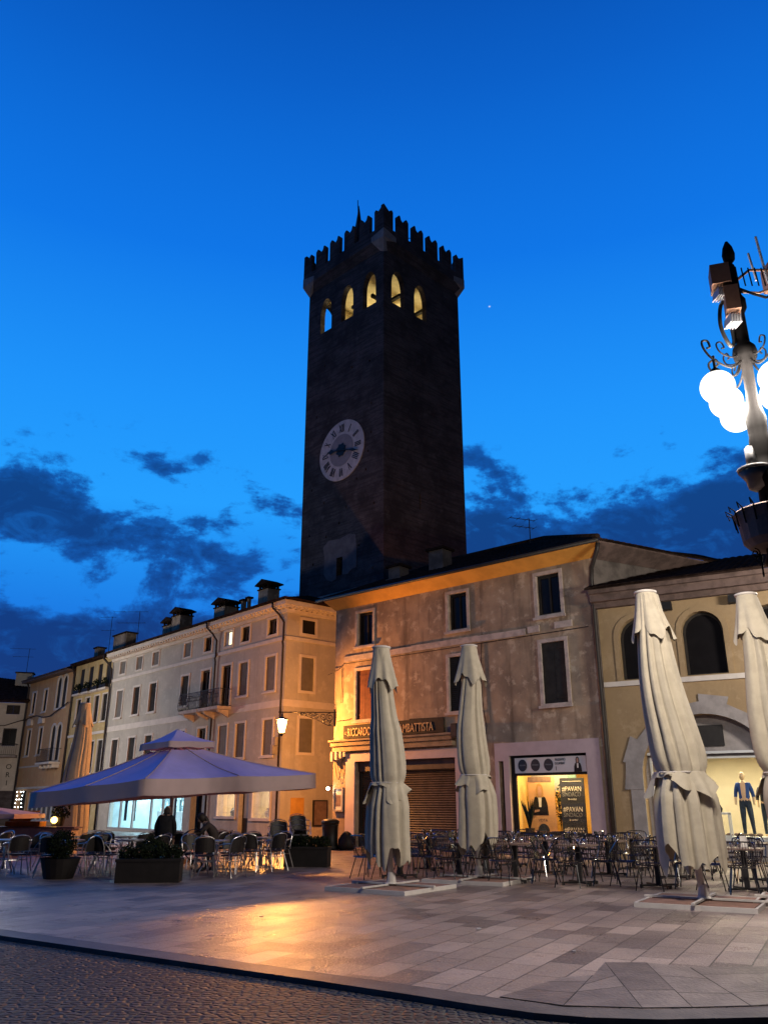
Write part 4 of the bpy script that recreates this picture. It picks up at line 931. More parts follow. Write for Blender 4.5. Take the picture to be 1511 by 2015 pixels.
# sloped corbelling, parapet, deck
O = .38
q = MB()
a = [(0, 0), (TS, 0), (TS, TS), (0, TS)]; o = [(-O, -O), (TS + O, -O), (TS + O, TS + O), (-O, TS + O)]
def ringq(q, p0, z0, p1, z1):
    n = len(p0); q.add([(*p, z0) for p in p0] + [(*p, z1) for p in p1], [(i, (i + 1) % n, n + (i + 1) % n, n + i) for i in range(n)])
ringq(q, a, 39.7, o, 40.45); ringq(q, o, 40.45, o, 41.4)
i_ = [(p[0] + (.5 if p[0] < 1 else -.5), p[1] + (.5 if p[1] < 1 else -.5)) for p in o]
ringq(q, o, 41.4, i_, 41.4); ringq(q, i_, 41.4, i_, 40.5); q.box(.0, TS, .0, TS, 40.0, 40.5); q.build('parapet', 'brick', tw)
for (cx, cy, sx, sy) in ((0, 0, -1, -1), (TS, 0, 1, -1), (0, TS, -1, 1), (TS, TS, 1, 1)):
    q = MB()
    def C(u, v, z): return (cx - sx * u, cy - sy * v, z)
    h = O + .02
    q.add([C(.75, 0, 39.95), C(0, 0, 39.45), C(0, .75, 39.95), C(.9, -h, 40.5), C(-h, -h, 40.35), C(-h, .9, 40.5), C(.9, -h, 40.9), C(-h, -h, 41.15), C(-h, .9, 40.9), C(.5, .5, 40.9), C(.5, .5, 39.9)],
          [(0, 1, 4, 3), (1, 2, 5, 4), (3, 4, 7, 6), (4, 5, 8, 7), (6, 7, 8, 9), (0, 3, 6, 9, 10), (2, 10, 9, 8, 5), (0, 10, 2, 1)])
    q.build('corner_corbel', 'grey_stone', tw)
def merl(L):     # swallow-tail outline of one merlon, z relative
    pts = [(0, 0), (L, 0), (L, 1.55)]
    pts += [(L - .06, 1.62), (L - .14, 1.72), (L - .26, 1.74), (L * .5 + .22, 1.42), (L * .5, 1.28), (L * .5 - .22, 1.42), (.26, 1.74), (.14, 1.72), (.06, 1.62), (0, 1.55)]
    return pts
q = MB()
Lt = TS + 2 * O; mw = 1.16; cw = .98; gp = (Lt - 2 * cw - 4 * mw) / 5
for k in range(4):
    for side in range(4):
        s0 = -O + cw + gp + k * (mw + gp); pts = [(s0 + x, 41.4 + z) for x, z in merl(mw)]
        if side == 0: q.panel(pts, -O, -O + .28)
        if side == 1: q.panel(pts, -O, -O + .28, plane='x')
        if side == 2: q.panel(pts, TS + O - .28, TS + O)
        if side == 3: q.panel(pts, TS + O - .28, TS + O, plane='x')
for (sx, sy) in ((0, 0), (1, 0), (0, 1), (1, 1)):
    for pl_ in ('y', 'x'):
        pts = [(0, 0), (cw, 0), (cw, 1.6), (cw - .12, 1.74), (cw - .3, 1.62), (.62, 1.45), (.3, 1.68), (.12, 1.82), (0, 1.87)]
        f = (sx if pl_ == 'y' else sy); g2 = (sy if pl_ == 'y' else sx)
        P = [((-O + x) if not f else (TS + O - x), 41.4 + z) for x, z in pts]
        y0 = -O if not g2 else TS + O - .28
        if pl_ == 'x': P = [(max(x, -O + .28) if not f else min(x, TS + O - .28), z) for x, z in P]
        q.panel(P, y0 + (.003 if pl_ == 'x' else 0), y0 + .28, plane=pl_)
q.build('merlons', 'brick', tw)
# clock
ck = MB().panel([(4.13 + 2.3 * math.cos(i * math.pi / 36), 24.95 + 2.25 * math.sin(i * math.pi / 36)) for i in range(72)], -.06, -.001, plane='x').build('clock', 'clock_pale', tw)
MB().panel([(4.13 + 1.2 * math.cos(i * math.pi / 30), 24.95 + 1.2 * math.sin(i * math.pi / 30)) for i in range(60)], -.075, -.061, plane='x').build('dial_centre', 'clock_mid', ck)
nums = ['XII', 'I', 'II', 'III', 'IIII', 'V', 'VI', 'VII', 'VIII', 'IX', 'X', 'XI']
q = MB()
for h, sn in enumerate(nums):
    th = math.pi / 2 - h * math.pi / 6         # as seen from outside, y runs to the left
    wid = {'I': .12, 'V': .26, 'X': .28}; tot = sum(wid[c] for c in sn); xx = -tot / 2
    def put(px, pz):   # local numeral coords -> face
        r = 1.68 + pz; a = th
        ux, uz = math.cos(a), math.sin(a); tx, tz = math.sin(a), -math.cos(a)
        return (4.13 - (r * ux + px * tx), 24.95 + r * uz + px * tz)
    for c in sn:
        w = wid[c]
        segs = {'I': [((w / 2, -.3), (w / 2, .3), .035)], 'V': [((.03, .3), (w / 2, -.3), .035), ((w - .03, .3), (w / 2, -.3), .02)], 'X': [((.03, .3), (w - .03, -.3), .035), ((w - .03, .3), (.03, -.3), .02)]}[c]
        for (a1, a2, t_) in segs:
            d = Vector((a2[0] - a1[0], a2[1] - a1[1])).normalized(); nn = Vector((-d.y, d.x)) * t_
            P = [put(xx + a1[0] + nn.x, a1[1] + nn.y), put(xx + a1[0] - nn.x, a1[1] - nn.y), put(xx + a2[0] - nn.x, a2[1] - nn.y), put(xx + a2[0] + nn.x, a2[1] + nn.y)]
            q.panel(P, -.08, -.061, plane='x')
        xx += w
q.build('numerals', 'black', ck)
def hand(ang, L, w, name, yy):
    q = MB(); d = (math.cos(ang), math.sin(ang)); t_ = (-d[1], d[0])
    def P(l, s): return (4.13 - (d[0] * l + t_[0] * s), 24.95 + d[1] * l + t_[1] * s)
    q.panel([P(-.35, .05), P(-.35, -.05), P(L * .5, -w * .5), P(L * .72, -w * 1.6), P(L * .84, -w * .6), P(L, 0), P(L * .84, w * .6), P(L * .72, w * 1.6), P(L * .5, w * .5)], yy, yy + .03, plane='x'); q.build(name, 'black', ck)
hand(math.radians(173), 1.45, .12, 'hour_hand', -.16); hand(math.radians(-17), 1.95, .07, 'minute_hand', -.2)
q = MB(); q.panel([(4.13 + .42 * math.cos(i * math.pi / 8) * (1 + .25 * (i % 2)), 24.95 + .42 * math.sin(i * math.pi / 8) * (1 + .25 * (i % 2))) for i in range(16)], -.12, -.081, plane='x'); q.build('hub', 'black', ck)
# plaster patch round the small window
q = MB(); q.panel([(2.5, 16.15), (2.95, 16.1), (3.3, 15.85), (3.86, 15.9), (3.86, 17.15), (4.46, 17.15), (4.46, 15.7), (4.9, 15.6), (5.4, 15.8), (5.75, 16.3), (5.65, 17.2), (5.85, 18.2), (5.3, 18.55), (4.2, 18.45), (3.2, 18.6), (2.6, 18.4), (2.5, 17.5)], -.025, -.001, plane='x'); q.build('plaster_patch', 'tower_plaster', tw)
MB().panel(rect(3.8, 4.5, 15.85, 17.2), .45, .5, plane='x').build('window', 'void', tw)
MB().box(-.1, -.001, 0, TS, 14.6, 14.75).build('string_course', 'grey_stone', tw)
q = MB(); q.tube([(TS + .1, 1.2, 41.4), (TS + .1, 1.2, 44.5)], .02, 5); q.tube([(1.0, .2, 41.2), (3.6, .2, 42.7)], .03, 5); q.build('rod', 'dark_metal', tw)
Tm = Matrix.Translation(TO) @ Matrix.Rotation(R(45), 4, 'Z')
t = thing('flag', 'furled dark flag on a thin pole above the tower battlements', 'flag', Tm @ Vector((.4, 3.05, 41.3)), R(45))
MB().tube([(0, 0, 0), (0, .22, 4.9)], .035, 6).build('pole', 'dark_metal', t)
MB().lathe([(.02, 4.3), (.10, 3.6), (.2, 2.6), (.3, 1.8), (.26, 1.3), (.42, .8), (.5, .5), (.1, .45)], 12, (0, .1), mod=lambda a, z, i: 1 + .3 * math.sin(3 * a + z)).build('cloth', 'shutter_red', t, True)

# ================================================================== STREET LAMP with globes (right)
t = thing('street_lamp', 'tall ornate black lamp post with glowing white globes and boxes at its top', 'street lamp', (4.74, 9.5, 0))
pr = [(.34, 0), (.34, .3), (.22, .5), (.26, 1.1), (.17, 1.2), (.13, 2.2), (.12, 4.2), (.17, 4.25), (.13, 4.35), (.11, 5.2), (.15, 5.28), (.17, 5.4), (.11, 5.5), (.105, 5.62), (.14, 5.75), (.115, 5.9), (.12, 6.0), (.13, 6.15), (.09, 6.3), (.07, 6.5), (.072, 6.95), (.14, 7.02), (.155, 7.1), (.14, 7.18), (.085, 7.25), (.08, 7.7), (.12, 7.78), (.12, 7.9), (.08, 7.98), (.07, 8.42)]
MB().lathe(pr, 20).build('post', 'lamp_iron', t, True)
MB().lathe([(.03, 8.42), (.055, 8.46), (.03, 8.5), (.075, 8.56), (.085, 8.65), (.065, 8.76), (.02, 8.86)], 14).build('finial', 'lamp_iron', t, True)
GL = [(-.51, -.19, 6.5), (.07, .65, 6.5), (-.24, .22, 6.5), (.13, -.42, 6.52), (.33, .0, 6.5)]
q = MB()
for i, (x, y, z) in enumerate(GL):
    a = math.atan2(y, x); r = math.hypot(x, y)
    def A(rr, zz): return (rr * math.cos(a), rr * math.sin(a), zz)
    q.tube(smooth_pts([A(.08, 6.98), A(r * .5, 6.84), A(r, 6.90), A(r + .13, 7.02), A(r + .15, 7.13), A(r + .06, 7.16), A(r + .03, 7.08), A(r + .08, 7.05)], 5), .015, 6)
    q.tube(smooth_pts([A(.08, 7.12), A(r * .4, 7.0), A(r * .75, 7.03), A(r * .85, 7.14), A(r * .7, 7.19), A(r * .62, 7.12), A(r * .7, 7.10)], 5), .011, 5)
    q.tube([(x, y, 6.95), (x, y, 6.7)], .018, 6); q.lathe([(.10, 6.68), (.06, 6.74), (.02, 6.78)], 10, (x, y))
q.build('scroll_arms', 'lamp_iron', t)
for (x, y, z) in GL: MB().sphere((x, y, z), .215, 32, 18).build('globe', 'globe', t, True); bulb(t, (x, y, z), GLOBE, (1, .90, .78), .12)
q = MB(); q.M = Matrix.Translation((-.20, -.1, 8.03)) @ Matrix.Rotation(R(-18), 4, 'Z'); q.box(-.14, .1, -.16, .14, 0, .3); q.M = Matrix.Translation((-.12, -.14, 7.62)) @ Matrix.Rotation(R(-18), 4, 'Z'); q.box(-.1, .08, -.14, .1, 0, .36)
q.build('floodlight_box', 'flood', t)
q = MB()
for (bx, by, bz) in ((-.2, -.1, 7.86), (-.12, -.14, 7.42)):
    for i in range(5): q.add([(bx - .12 + i * .035, by - .12, bz), (bx - .12 + i * .035, by + .1, bz + .02), (bx - .10 + i * .035, by + .1, bz + .15), (bx - .10 + i * .035, by - .1, bz + .15), (bx - .11 + i * .035, by - .12, bz), (bx - .11 + i * .035, by + .1, bz + .02), (bx - .09 + i * .035, by + .1, bz + .15), (bx - .09 + i * .035, by - .1, bz + .15)], [(0, 1, 2, 3), (4, 5, 6, 7), (0, 4, 7, 3), (0, 1, 5, 4)])
q.build('heat_fins', 'fin', t)
q = MB(); q.M = Matrix.Translation((.50, 0, 8.05)); q.box(.0, .3, -.1, .2, .1, .45); q.M = None; q.tube([(.07, 0, 8.25), (.25, 0, 8.4), (.5, 0, 8.4)], .02, 6); q.tube([(.07, 0, 8.05), (.3, -.05, 8.0), (.5, 0, 8.1)], .018, 6)
q.build('antenna_box', 'flood', t)
q = MB(); q.tube([(.42, 0, 8.95), (.48, 0, 8.2)], .018, 6); q.tube([(.33, .1, 8.75), (.38, .1, 8.3)], .016, 6); q.tube([(.44, -.1, 8.15), (.43, -.1, 7.85)], .016, 6); q.tube([(.52, -.1, 8.3), (.5, -.1, 7.75)], .016, 6)
q.build('antenna_rods', 'fin', t)
q = MB(); q.tube([(.08, 0, 8.1), (.2, -.1, 7.95), (.35, -.12, 7.88), (.5, -.1, 7.95)], .018, 6)
for i in range(4): q.tube([(.12 + i * .09, -.05, 8.4), (.13 + i * .09, -.07, 8.1)], .010, 5)
q.build('mount_frame', 'lamp_iron', t)
q = MB(); q.tube(smooth_pts([(-.1, 0, 7.95), (-.24, -.05, 7.8), (-.29, -.06, 7.5), (-.24, -.05, 7.28), (-.17, -.02, 7.2), (-.11, 0, 7.3), (-.13, 0, 7.6)], 4), .026, 7); q.build('cable_loop', 'cable', t, True)
q = MB(); q.lathe([(.20, 5.42), (.21, 5.46), (.02, 5.52)], 16, (-.12, 0)); q.lathe([(.04, 5.16), (.10, 5.2), (.12, 5.3), (.13, 5.32), (.195, 5.42)], 16, (-.12, 0)); q.box(-.19, -.09, -.05, .05, 5.5, 5.75)
q.build('camera_dome', 'flood_grey', t, True)
q = MB(); q.lathe([(.10, 4.42), (.30, 4.44), (.37, 4.52), (.40, 4.75), (.44, 4.88), (.42, 4.9), (.1, 4.8)], 20, mod=lambda a, z, i: 1 + .05 * math.sin(10 * a)); q.build('basket', 'brown_cornice', t)
q = MB()
for i in range(18):
    a = 2 * math.pi * i / 18; q.tube([(.42 * math.cos(a), .42 * math.sin(a), 4.7), (.45 * math.cos(a), .45 * math.sin(a), 4.9), (.52 * math.cos(a), .52 * math.sin(a), 4.95), (.5 * math.cos(a), .5 * math.sin(a), 4.88)], .010, 5)
for i in range(6): 
    a = 2 * math.pi * i / 6; q2 = MB(); q2.M = Matrix.Rotation(a, 4, 'Z'); scroll(q2, .27, 4.36, .06, 1.5, 1.4, 1, .008); q2.build('scroll', 'lamp_iron', t)
q.build('basket_ironwork', 'lamp_iron', t)
q = MB(); q.tube([(-.12, .2, 4.4), (-.12, .2, 4.12)], .012, 5); q.build('hanging_rod', 'lamp_iron', t)
LAMP = t
# two unseen lamp posts of the same pattern, added to light the facades
l2 = dup(LAMP, (-24.6, 49.8, 0), R(200), 'added globe lamp post out of view at left, lighting the left facades', 'globe lamp posts')
LAMP['group'] = 'globe lamp posts'
dup(LAMP, (11.8, 17.0, 0), R(90), 'added globe lamp post out of view at right, lighting the right facades', 'globe lamp posts')

# ================================================================== TV ANTENNAS
def antenna(p, h, rz, lb, n=4, w=.9):
    t = thing('tv_antenna', lb, 'antenna', p, rz, 'rooftop antennas')
    MB().tube([(0, 0, 0), (0, 0, h)], .022, 5).build('mast', 'dark_metal', t)
    q = MB()
    for z, ww in ((h - .05, w), (h * .66, w * .8)):
        q.tube([(-ww, 0, z), (ww * .3, 0, z)], .015, 4)
        for i in range(n): x = -ww + ww * 1.3 * i / (n - 1); q.tube([(x, -.2, z), (x, .2, z)], .009, 4)
    q.build('dipoles', 'dark_metal', t)
antenna(onR(7.2, 4, 11.6), 1.15, R(20), 'small two-armed antenna on the ridge right of the tower')
antenna(Wm @ Vector((-22.3, 2.2, 12.4)), 2.6, R(0), 'large antenna behind the wide chimney at left, the nearer of two', w=1.9)
antenna(Wm @ Vector((-27.2, 2.2, 12.2)), 3.2, R(0), 'thin tall antenna above the yellow house roof', n=3, w=.9)
antenna(Fm @ Vector((-.9, 3.2, 12.3)), 2.2, R(10), 'faint antenna above the dark roof at the far left', w=1.6)
# cable across the street fronts
cable('street_cable', [Wm @ Vector((x, -.25, z)) for x, z in ((-37.5, 8.1), (-36.6, 8.0), (-35.4, 8.15), (-34, 8.2), (-32.5, 7.95), (-31, 7.95), (-29.4, 8.3), (-27.6, 8.7))], 'black cable sagging across the orange palazzo between its window rows', r=.04)
cable('street_cable', [Fm @ Vector((x, -.25, z)) for x, z in ((-9, 8.2), (-6, 7.6), (-3.5, 7.55), (-1.5, 7.6), (-.1, 8.1))], 'black cable sagging across the white corner house', r=.035)

# ================================================================== CLOSED PARASOLS
def closed_parasol(x, y, H, lb, seed, hem=.55, fat=1.0, waist=1.95, rz=0, base=True, m='canvas', lean=0):
    rnd = random.Random(seed)
    t = thing('closed_parasol', lb, 'parasol', (x, y, 0), rz, 'closed parasols')
    ph = [rnd.uniform(0, 6.28) for _ in range(6)]
    SH = Matrix.Identity(4); SH[0][2] = -lean * math.cos(rz); SH[1][2] = lean * math.sin(rz)      # the mast stands a little out of plumb
    def LB(): b = MB(); b.M = SH; return b
    def fold(a, z, amt):
        a2 = a + .28 * math.sin(2 * a + ph[3]) + .10 * math.sin(5 * a + ph[0]) + .05 * math.sin(1.3 * z + ph[4])
        return 1 + amt * (1.15 * (abs(math.sin(4.5 * a2 + ph[0])) ** .7 - .6) + .32 * (abs(math.sin(9.5 * a2 + ph[1] + .15 * z)) ** .8 - .6) + .45 * math.sin(2 * a + ph[2]))
    K = 20; prof = []
    keys = [(hem, .385), (hem + .4, .385), (waist - .4, .37), (waist - .05, .30), (waist + .03, .295), (waist + .12, .32), (waist + .4, .325), (waist + 1.0, .292), (H - 1.4, .24), (H - .9, .205), (H - .3, .165), (H - .05, .15)]
    def rad(z):
        for (z0, r0), (z1, r1) in zip(keys, keys[1:]):
            if z <= z1: f = max(0, (z - z0) / (z1 - z0)); return (r0 + (r1 - r0) * f)
        return keys[-1][1]
    n = 88; nz = 64; vs = []; fs = []
    for i in range(nz + 1):
        z = hem + (H - .05 - hem) * i / nz
        for j in range(n):
            a = 2 * math.pi * j / n
            amt = .30 if z < waist - .05 else .26
            amt *= .45 + .55 * min(1, abs(z - waist) / .22); amt *= min(1, .3 + (H - z) / 1.2)
            zz = z
            if z < waist - .2:      # ragged hem: points and dips
                d = (waist - .2 - z) / (waist - .2 - hem); zz += d * (.15 * math.sin(4 * a + ph[4]) + .10 * math.sin(7 * a + ph[5]) + .05 * math.sin(15 * a + ph[2]))
            r = rad(z) * fat * fold(a, z, amt)
            vs.append((r * math.cos(a) + .03 * math.sin(2.1 * z + ph[1]), r * math.sin(a) + .03 * math.cos(1.7 * z + ph[0]), zz))
    for i in range(nz):
        for j in range(n): fs.append((i * n + j, i * n + (j + 1) % n, (i + 1) * n + (j + 1) % n, (i + 1) * n + j))
    LB().add(vs, fs).build('canopy', m, t, True)
    # vent skirt, flaring, with pointed flaps
    vs = []; fs = []; nz = 14
    for i in range(nz + 1):
        u = i / nz; z0 = H - .02 - u * .75
        for j in range(n):
            a = 2 * math.pi * j / n
            r = (.17 + .155 * u ** 1.2) * (1 + .15 * u * (math.sin(4 * a + ph[2]) + .5 * math.sin(9 * a + ph[0]))) * (.85 + .15 * fat)
            vs.append((r * math.cos(a), r * math.sin(a), z0 - u * u * (.11 * math.sin(4 * a + ph[2] + .3) + .04 * math.sin(11 * a))))
    for i in range(nz):
        for j in range(n): fs.append((i * n + j, i * n + (j + 1) % n, (i + 1) * n + (j + 1) % n, (i + 1) * n + j))
    LB().add(vs, fs).build('vent_skirt', m, t, True)
    LB().lathe([(.05, H - .05), (.19, H - .02), (.20, H + .015), (.16, H + .03), (.02, H + .04)], 20).build('top_cap', 'pole_white', t, True)
    # gathered frill under the tie, in loose lappets
    vs = []; fs = []; nz = 10
    for i in range(nz + 1):
        u = i / nz
        for j in range(n):
            a = 2 * math.pi * j / n
            r = (.315 + .11 * u) * fat * (1 + (.05 + .17 * u) * (math.sin(5 * a + ph[5]) * .6 + .4 * math.sin(11 * a + ph[3])))
            L_ = .28 + .10 * math.sin(3 * a + ph[1]) + .05 * math.sin(8 * a + ph[2])
            vs.append((r * math.cos(a), r * math.sin(a), waist + .03 - u * L_))
    for i in range(nz):
        for j in range(n):
            if math.sin(2 * (2 * math.pi * j / n) + ph[0]) > -.55 or i < 3: fs.append((i * n + j, i * n + (j + 1) % n, (i + 1) * n + (j + 1) % n, (i + 1) * n + j))
    LB().add(vs, fs).build('frill', m, t, True)
    LB().tube([(.31 * fat * fold(a, waist, .10) * math.cos(a), .31 * fat * fold(a, waist, .10) * math.sin(a), waist + .02) for a in [2 * math.pi * k / 44 for k in range(44)]], .014, 5, closed=True).build('tie_strap', 'pole_white', t)
    LB().tube([(0, 0, .06), (0, 0, H - .1)], .055, 12).build('pole', 'pole_white', t, True)
    if base:
        q = MB()
        for s in (-1, 1):
            q.box(-.95, .95, s * .03 - .025, s * .03 + .025, .075, .105) if s > 0 else q.box(-.025, .025, -.95, .95, .075, .104)
        q.box(-.9, .9, -.9, -.86, .0, .07); q.box(.86, .9, -.86, .9, 0, .07); q.box(-.9, -.86, -.86, .9, 0, .07); q.box(-.86, .86, .86, .9, 0, .07); q.lathe([(.13, .1), (.09, .13), (.07, .3)], 10)
        q.build('base_frame', 'pole_white', t)
        for sx in (-1, 1):
            for sy in (-1, 1): MB().box(min(sx * .045, sx * .84), max(sx * .045, sx * .84), min(sy * .07, sy * .84), max(sy * .07, sy * .84), .005, .068).build('base_slab', 'base_tile', t)
    return t
closed_parasol(.14, 17.15, 4.6, 'closed beige parasol in front of the rolling shutter, its base frame showing', 3, .55, 1.0, 1.9, R(-35), lean=.043)
closed_parasol(2.0, 18.9, 4.95, 'closed beige parasol before the pale shopfront, partly hidden by chairs', 5, .72, 1.0, 2.1, R(-30), lean=.01)
closed_parasol(5.14, 14.55, 5.13, 'largest closed beige parasol on a tiled base before the boutique', 11, .66, 1.27, 2.0, R(-30), lean=.08)
closed_parasol(7.0, 14.6, 5.1, 'closed beige parasol cut off by the right edge of the picture', 17, .6, 1.2, 2.0, R(-28), lean=.085)
closed_parasol(-11.35, 32, 5.15, 'closed parasol half lit orange behind the big open one', 23, .25, 1.3, 1.95, R(10))

# ================================================================== BIG OPEN PARASOL
CL, CN, CR, CF = Vector((-9.72, 24, 1.84)), Vector((-5.92, 21.5, 2.13)), Vector((-2.05, 26, 2.39)), Vector((-5.7, 27.4, 2.2))
CC = Vector((-6.05, 24.9, 0))
t = thing('open_parasol', 'huge open square parasol with two-tier canopy over the terrace tables', 'parasol', (CC.x, CC.y, 0))
crn = [c - CC for c in (CN, CR, CF, CL)]
edge = []
for i in range(4):
    a, b = crn[i], crn[(i + 1) % 4]
    for k in range(16):
        u = k / 16; p = a.lerp(b, u); sag = .05 * math.sin(math.pi * ((u * 2) % 1)); mid = p.normalized()
        edge.append(Vector((p.x, p.y, p.z - sag * .6)) - Vector((p.x, p.y, 0)).normalized() * sag)
top = Vector((0, 0, 3.25)); n = len(edge); vs = []; fs = []; nr = 14
for i in range(nr + 1):
    u = .18 + .82 * i / nr
    for j, e in enumerate(edge):
        z = top.z + (e.z - top.z) * u; fold_ = abs(math.sin(math.pi * (j % 8) / 8)); z -= .09 * math.sin(math.pi * u) + .07 * u * fold_ * (1 - .5 * u) + .006 * math.sin(9 * u + j)
        vs.append((e.x * u, e.y * u, z))
for i in range(nr):
    for j in range(n): fs.append((i * n + j, i * n + (j + 1) % n, (i + 1) * n + (j + 1) % n, (i + 1) * n + j))
VS_MAIN = list(vs); cpy = MB().add(vs, fs).build('canopy', 'canvas_sky_tint', t, True)
def valance(edge, drop, name, par, wob=.02):
    vs = []; fs = []; n = len(edge)
    for i in range(5):
        u = i / 4
        for j, e in enumerate(edge):
            o = Vector((e.x, e.y, 0)).normalized() * (u * (.03 + wob * math.sin(j * .785) + wob * math.sin(j * 1.9)))
            vs.append((e.x + o.x, e.y + o.y, e.z - drop * u - .012 * math.sin(j * .8) * u))
    for i in range(4):
        for j in range(n): fs.append((i * n + j, i * n + (j + 1) % n, (i + 1) * n + (j + 1) % n, (i + 1) * n + j))
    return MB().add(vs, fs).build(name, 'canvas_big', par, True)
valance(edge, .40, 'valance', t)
ve = [Vector((e.x * .265, e.y * .265, 3.22 + (e.z - 2.13) * .22)) for e in edge]
vs = [(0, 0, 3.62)]; fs = []
for i in range(1, 9):
    u = i / 8
    for e in ve: vs.append((e.x * u, e.y * u, 3.62 + (e.z - 3.62) * u - .05 * math.sin(math.pi * u)))
for j in range(n): fs.append((0, 1 + j, 1 + (j + 1) % n))
for i in range(7):
    for j in range(n): a = 1 + i * n + j; b = 1 + i * n + (j + 1) % n; fs.append((a, a + n, b + n, b))
for k in range(8):
    e = edge[k * 8]; MB().tube([(vs_c[0], vs_c[1], vs_c[2] + .012) for vs_c in [VS_MAIN[i * n + k * 8] for i in range(nr + 1)]], .012, 5).build('seam', 'canvas_big', cpy)
v = MB().add(vs, fs).build('vent_canopy', 'canvas_sky_tint', t, True); valance(ve, .17, 'vent_valance', v, .008)
MB().tube([(0, 0, 0), (0, 0, 3.6)], .05, 10).build('pole', 'pole_white', t, True)
for i in range(8):
    e = edge[i * 8]; r = MB().tube([(0, 0, 3.2), (e.x * .5, e.y * .5, (3.2 + e.z) / 2 - .12), (e.x * .985, e.y * .985, e.z - .04)], .018, 5).build('rib', 'pole_white', t)
    MB().tube([(0, 0, 2.2), (e.x * .45, e.y * .45, (3.2 + e.z) / 2 - .10)], .014, 5).build('strut', 'pole_white', r)
MB().box(-.6, .6, -.6, .6, .0, .09).build('base', 'base_tile', t)

# ================================================================== CHAIRS AND TABLES
def rail(pts, r=.011, n=5): return MB().tube(pts, r, n)
def wire_chair(label, group):
    t = thing('wire_chair', label, 'chair', (0, 0, 0), 0, group)
    q = MB()      # seat: ring and bars
    ring = smooth_pts([(-.22, .2, .45), (-.23, 0, .445), (-.21, -.21, .45), (0, -.25, .455), (.21, -.21, .45), (.23, 0, .445), (.22, .2, .45), (0, .22, .44), (-.22, .2, .45)])
    q.tube(ring, .012, 5)
    for i in range(9): x = -.19 + .38 * i / 8; q.tube([(x, -.23, .45), (x, 0, .435), (x, .21, .44)], .006, 4)
    q.build('seat', 'wire', t)
    q = MB()
    q.tube(smooth_pts([(-.23, .05, .45), (-.26, .12, .62), (-.25, .23, .78), (-.20, .285, .865), (0, .30, .88), (.20, .285, .865), (.25, .23, .78), (.26, .12, .62), (.23, .05, .45)]), .013, 5)
    q.tube(smooth_pts([(-.26, .14, .64), (-.15, .25, .64), (0, .275, .64), (.15, .25, .64), (.26, .14, .64)]), .008, 4)
    for i in range(9):
        x = -.19 + .38 * i / 8; d = .29 - .9 * x * x; q.tube([(x * .9, .205, .45), (x * .97, d - .03, .62), (x, d, .87)], .0065, 4)
    q.build('backrest', 'wire', t)
    for sx in (-1, 1):
        MB().tube([(sx * .17, -.18, .45), (sx * .245, -.25, 0)], .012, 5).build('leg', 'wire', t)
        MB().tube([(sx * .17, .16, .45), (sx * .25, .27, 0)], .012, 5).build('leg', 'wire', t)
    return t
def bistro_chair(label, group):
    t = thing('bistro_chair', label, 'chair', (0, 0, 0), 0, group)
    q = MB(); q.lathe([(.21, .435), (.225, .45), (.21, .465), (.01, .455)], 14); q.build('seat', 'weave', t)
    q = MB(); vs = []; fs = []
    for i in range(9):
        u = -1 + 2 * i / 8; x = .21 * u; y = .27 - .10 * u * u
        for zz, dy in ((.52, -.03), (.66, 0), (.83 - .05 * u * u, .03)): vs += [(x, y + dy, zz)]
    for i in range(8):
        for k in range(2): a = i * 3 + k; fs.append((a, a + 3, a + 4, a + 1))
    vs2 = [(x, y + .015, z) for x, y, z in vs]; nb = len(vs); q.add(vs + vs2, fs + [tuple(i + nb for i in f[::-1]) for f in fs]); q.build('backrest', 'weave', t)
    q = MB(); q.tube(smooth_pts([(-.22, .17, .45), (-.225, .19, .62), (-.20, .26, .8), (0, .33, .86), (.20, .26, .8), (.225, .19, .62), (.22, .17, .45)]), .0125, 6)
    q.build('back_frame', 'alu', t)
    for sx in (-1, 1):
        MB().tube(smooth_pts([(sx * .21, .22, .70), (sx * .28, .10, .69), (sx * .29, -.08, .66), (sx * .25, -.2, .5), (sx * .2, -.19, .44)]), .0125, 6).build('armrest', 'alu', t)
        MB().tube([(sx * .19, -.16, .44), (sx * .24, -.25, 0)], .0125, 6).build('leg', 'alu', t); MB().tube([(sx * .19, .15, .44), (sx * .25, .29, 0)], .0125, 6).build('leg', 'alu', t)
    q = MB(); q.tube([(-.2, -.18, .33), (.2, -.18, .33)], .009, 5); q.tube([(-.2, .18, .33), (.2, .18, .33)], .009, 5); q.build('stretcher', 'alu', t)
    return t
def ped_table(label, group):
    t = thing('pedestal_table', label, 'table', (0, 0, 0), 0, group)
    MB().box(-.35, .35, -.35, .35, .72, .75).build('tabletop', 'table_wood', t)
    MB().box(-.045, .045, -.045, .045, .03, .72).build('pedestal', 'dark_metal', t)
    q = MB()
    for a in (45, 135, 225, 315):
        q.M = Matrix.Rotation(R(a), 4, 'Z'); q.box(.04, .40, -.03, .03, .025, .06); q.lathe([(.035, 0), (.035, .026)], 6, (.38, 0))
    q.M = None; q.build('foot', 'dark_metal', t); return t
def round_table(label, group):
    t = thing('round_table', label, 'table', (0, 0, 0), 0, group)
    MB().lathe([(.33, .715), (.35, .72), (.35, .745), (.33, .75)], 24).build('tabletop', 'alu', t)
    MB().tube([(0, 0, .1), (0, 0, .715)], .03, 8).build('pedestal', 'alu', t, True)
    q = MB()
    for k in range(4):
        a = k * math.pi / 2 + .5; q.tube(smooth_pts([(0, 0, .32), (.15 * math.cos(a), .15 * math.sin(a), .30), (.30 * math.cos(a), .30 * math.sin(a), .12), (.34 * math.cos(a), .34 * math.sin(a), .0)]), .014, 6)
    q.build('foot', 'alu', t); return t
ORD = ['first', 'second', 'third', 'fourth', 'fifth', 'sixth', 'seventh', 'eighth']
P_T = ped_table('dark pedestal table, first from the left in the near row at right', 'pedestal tables')
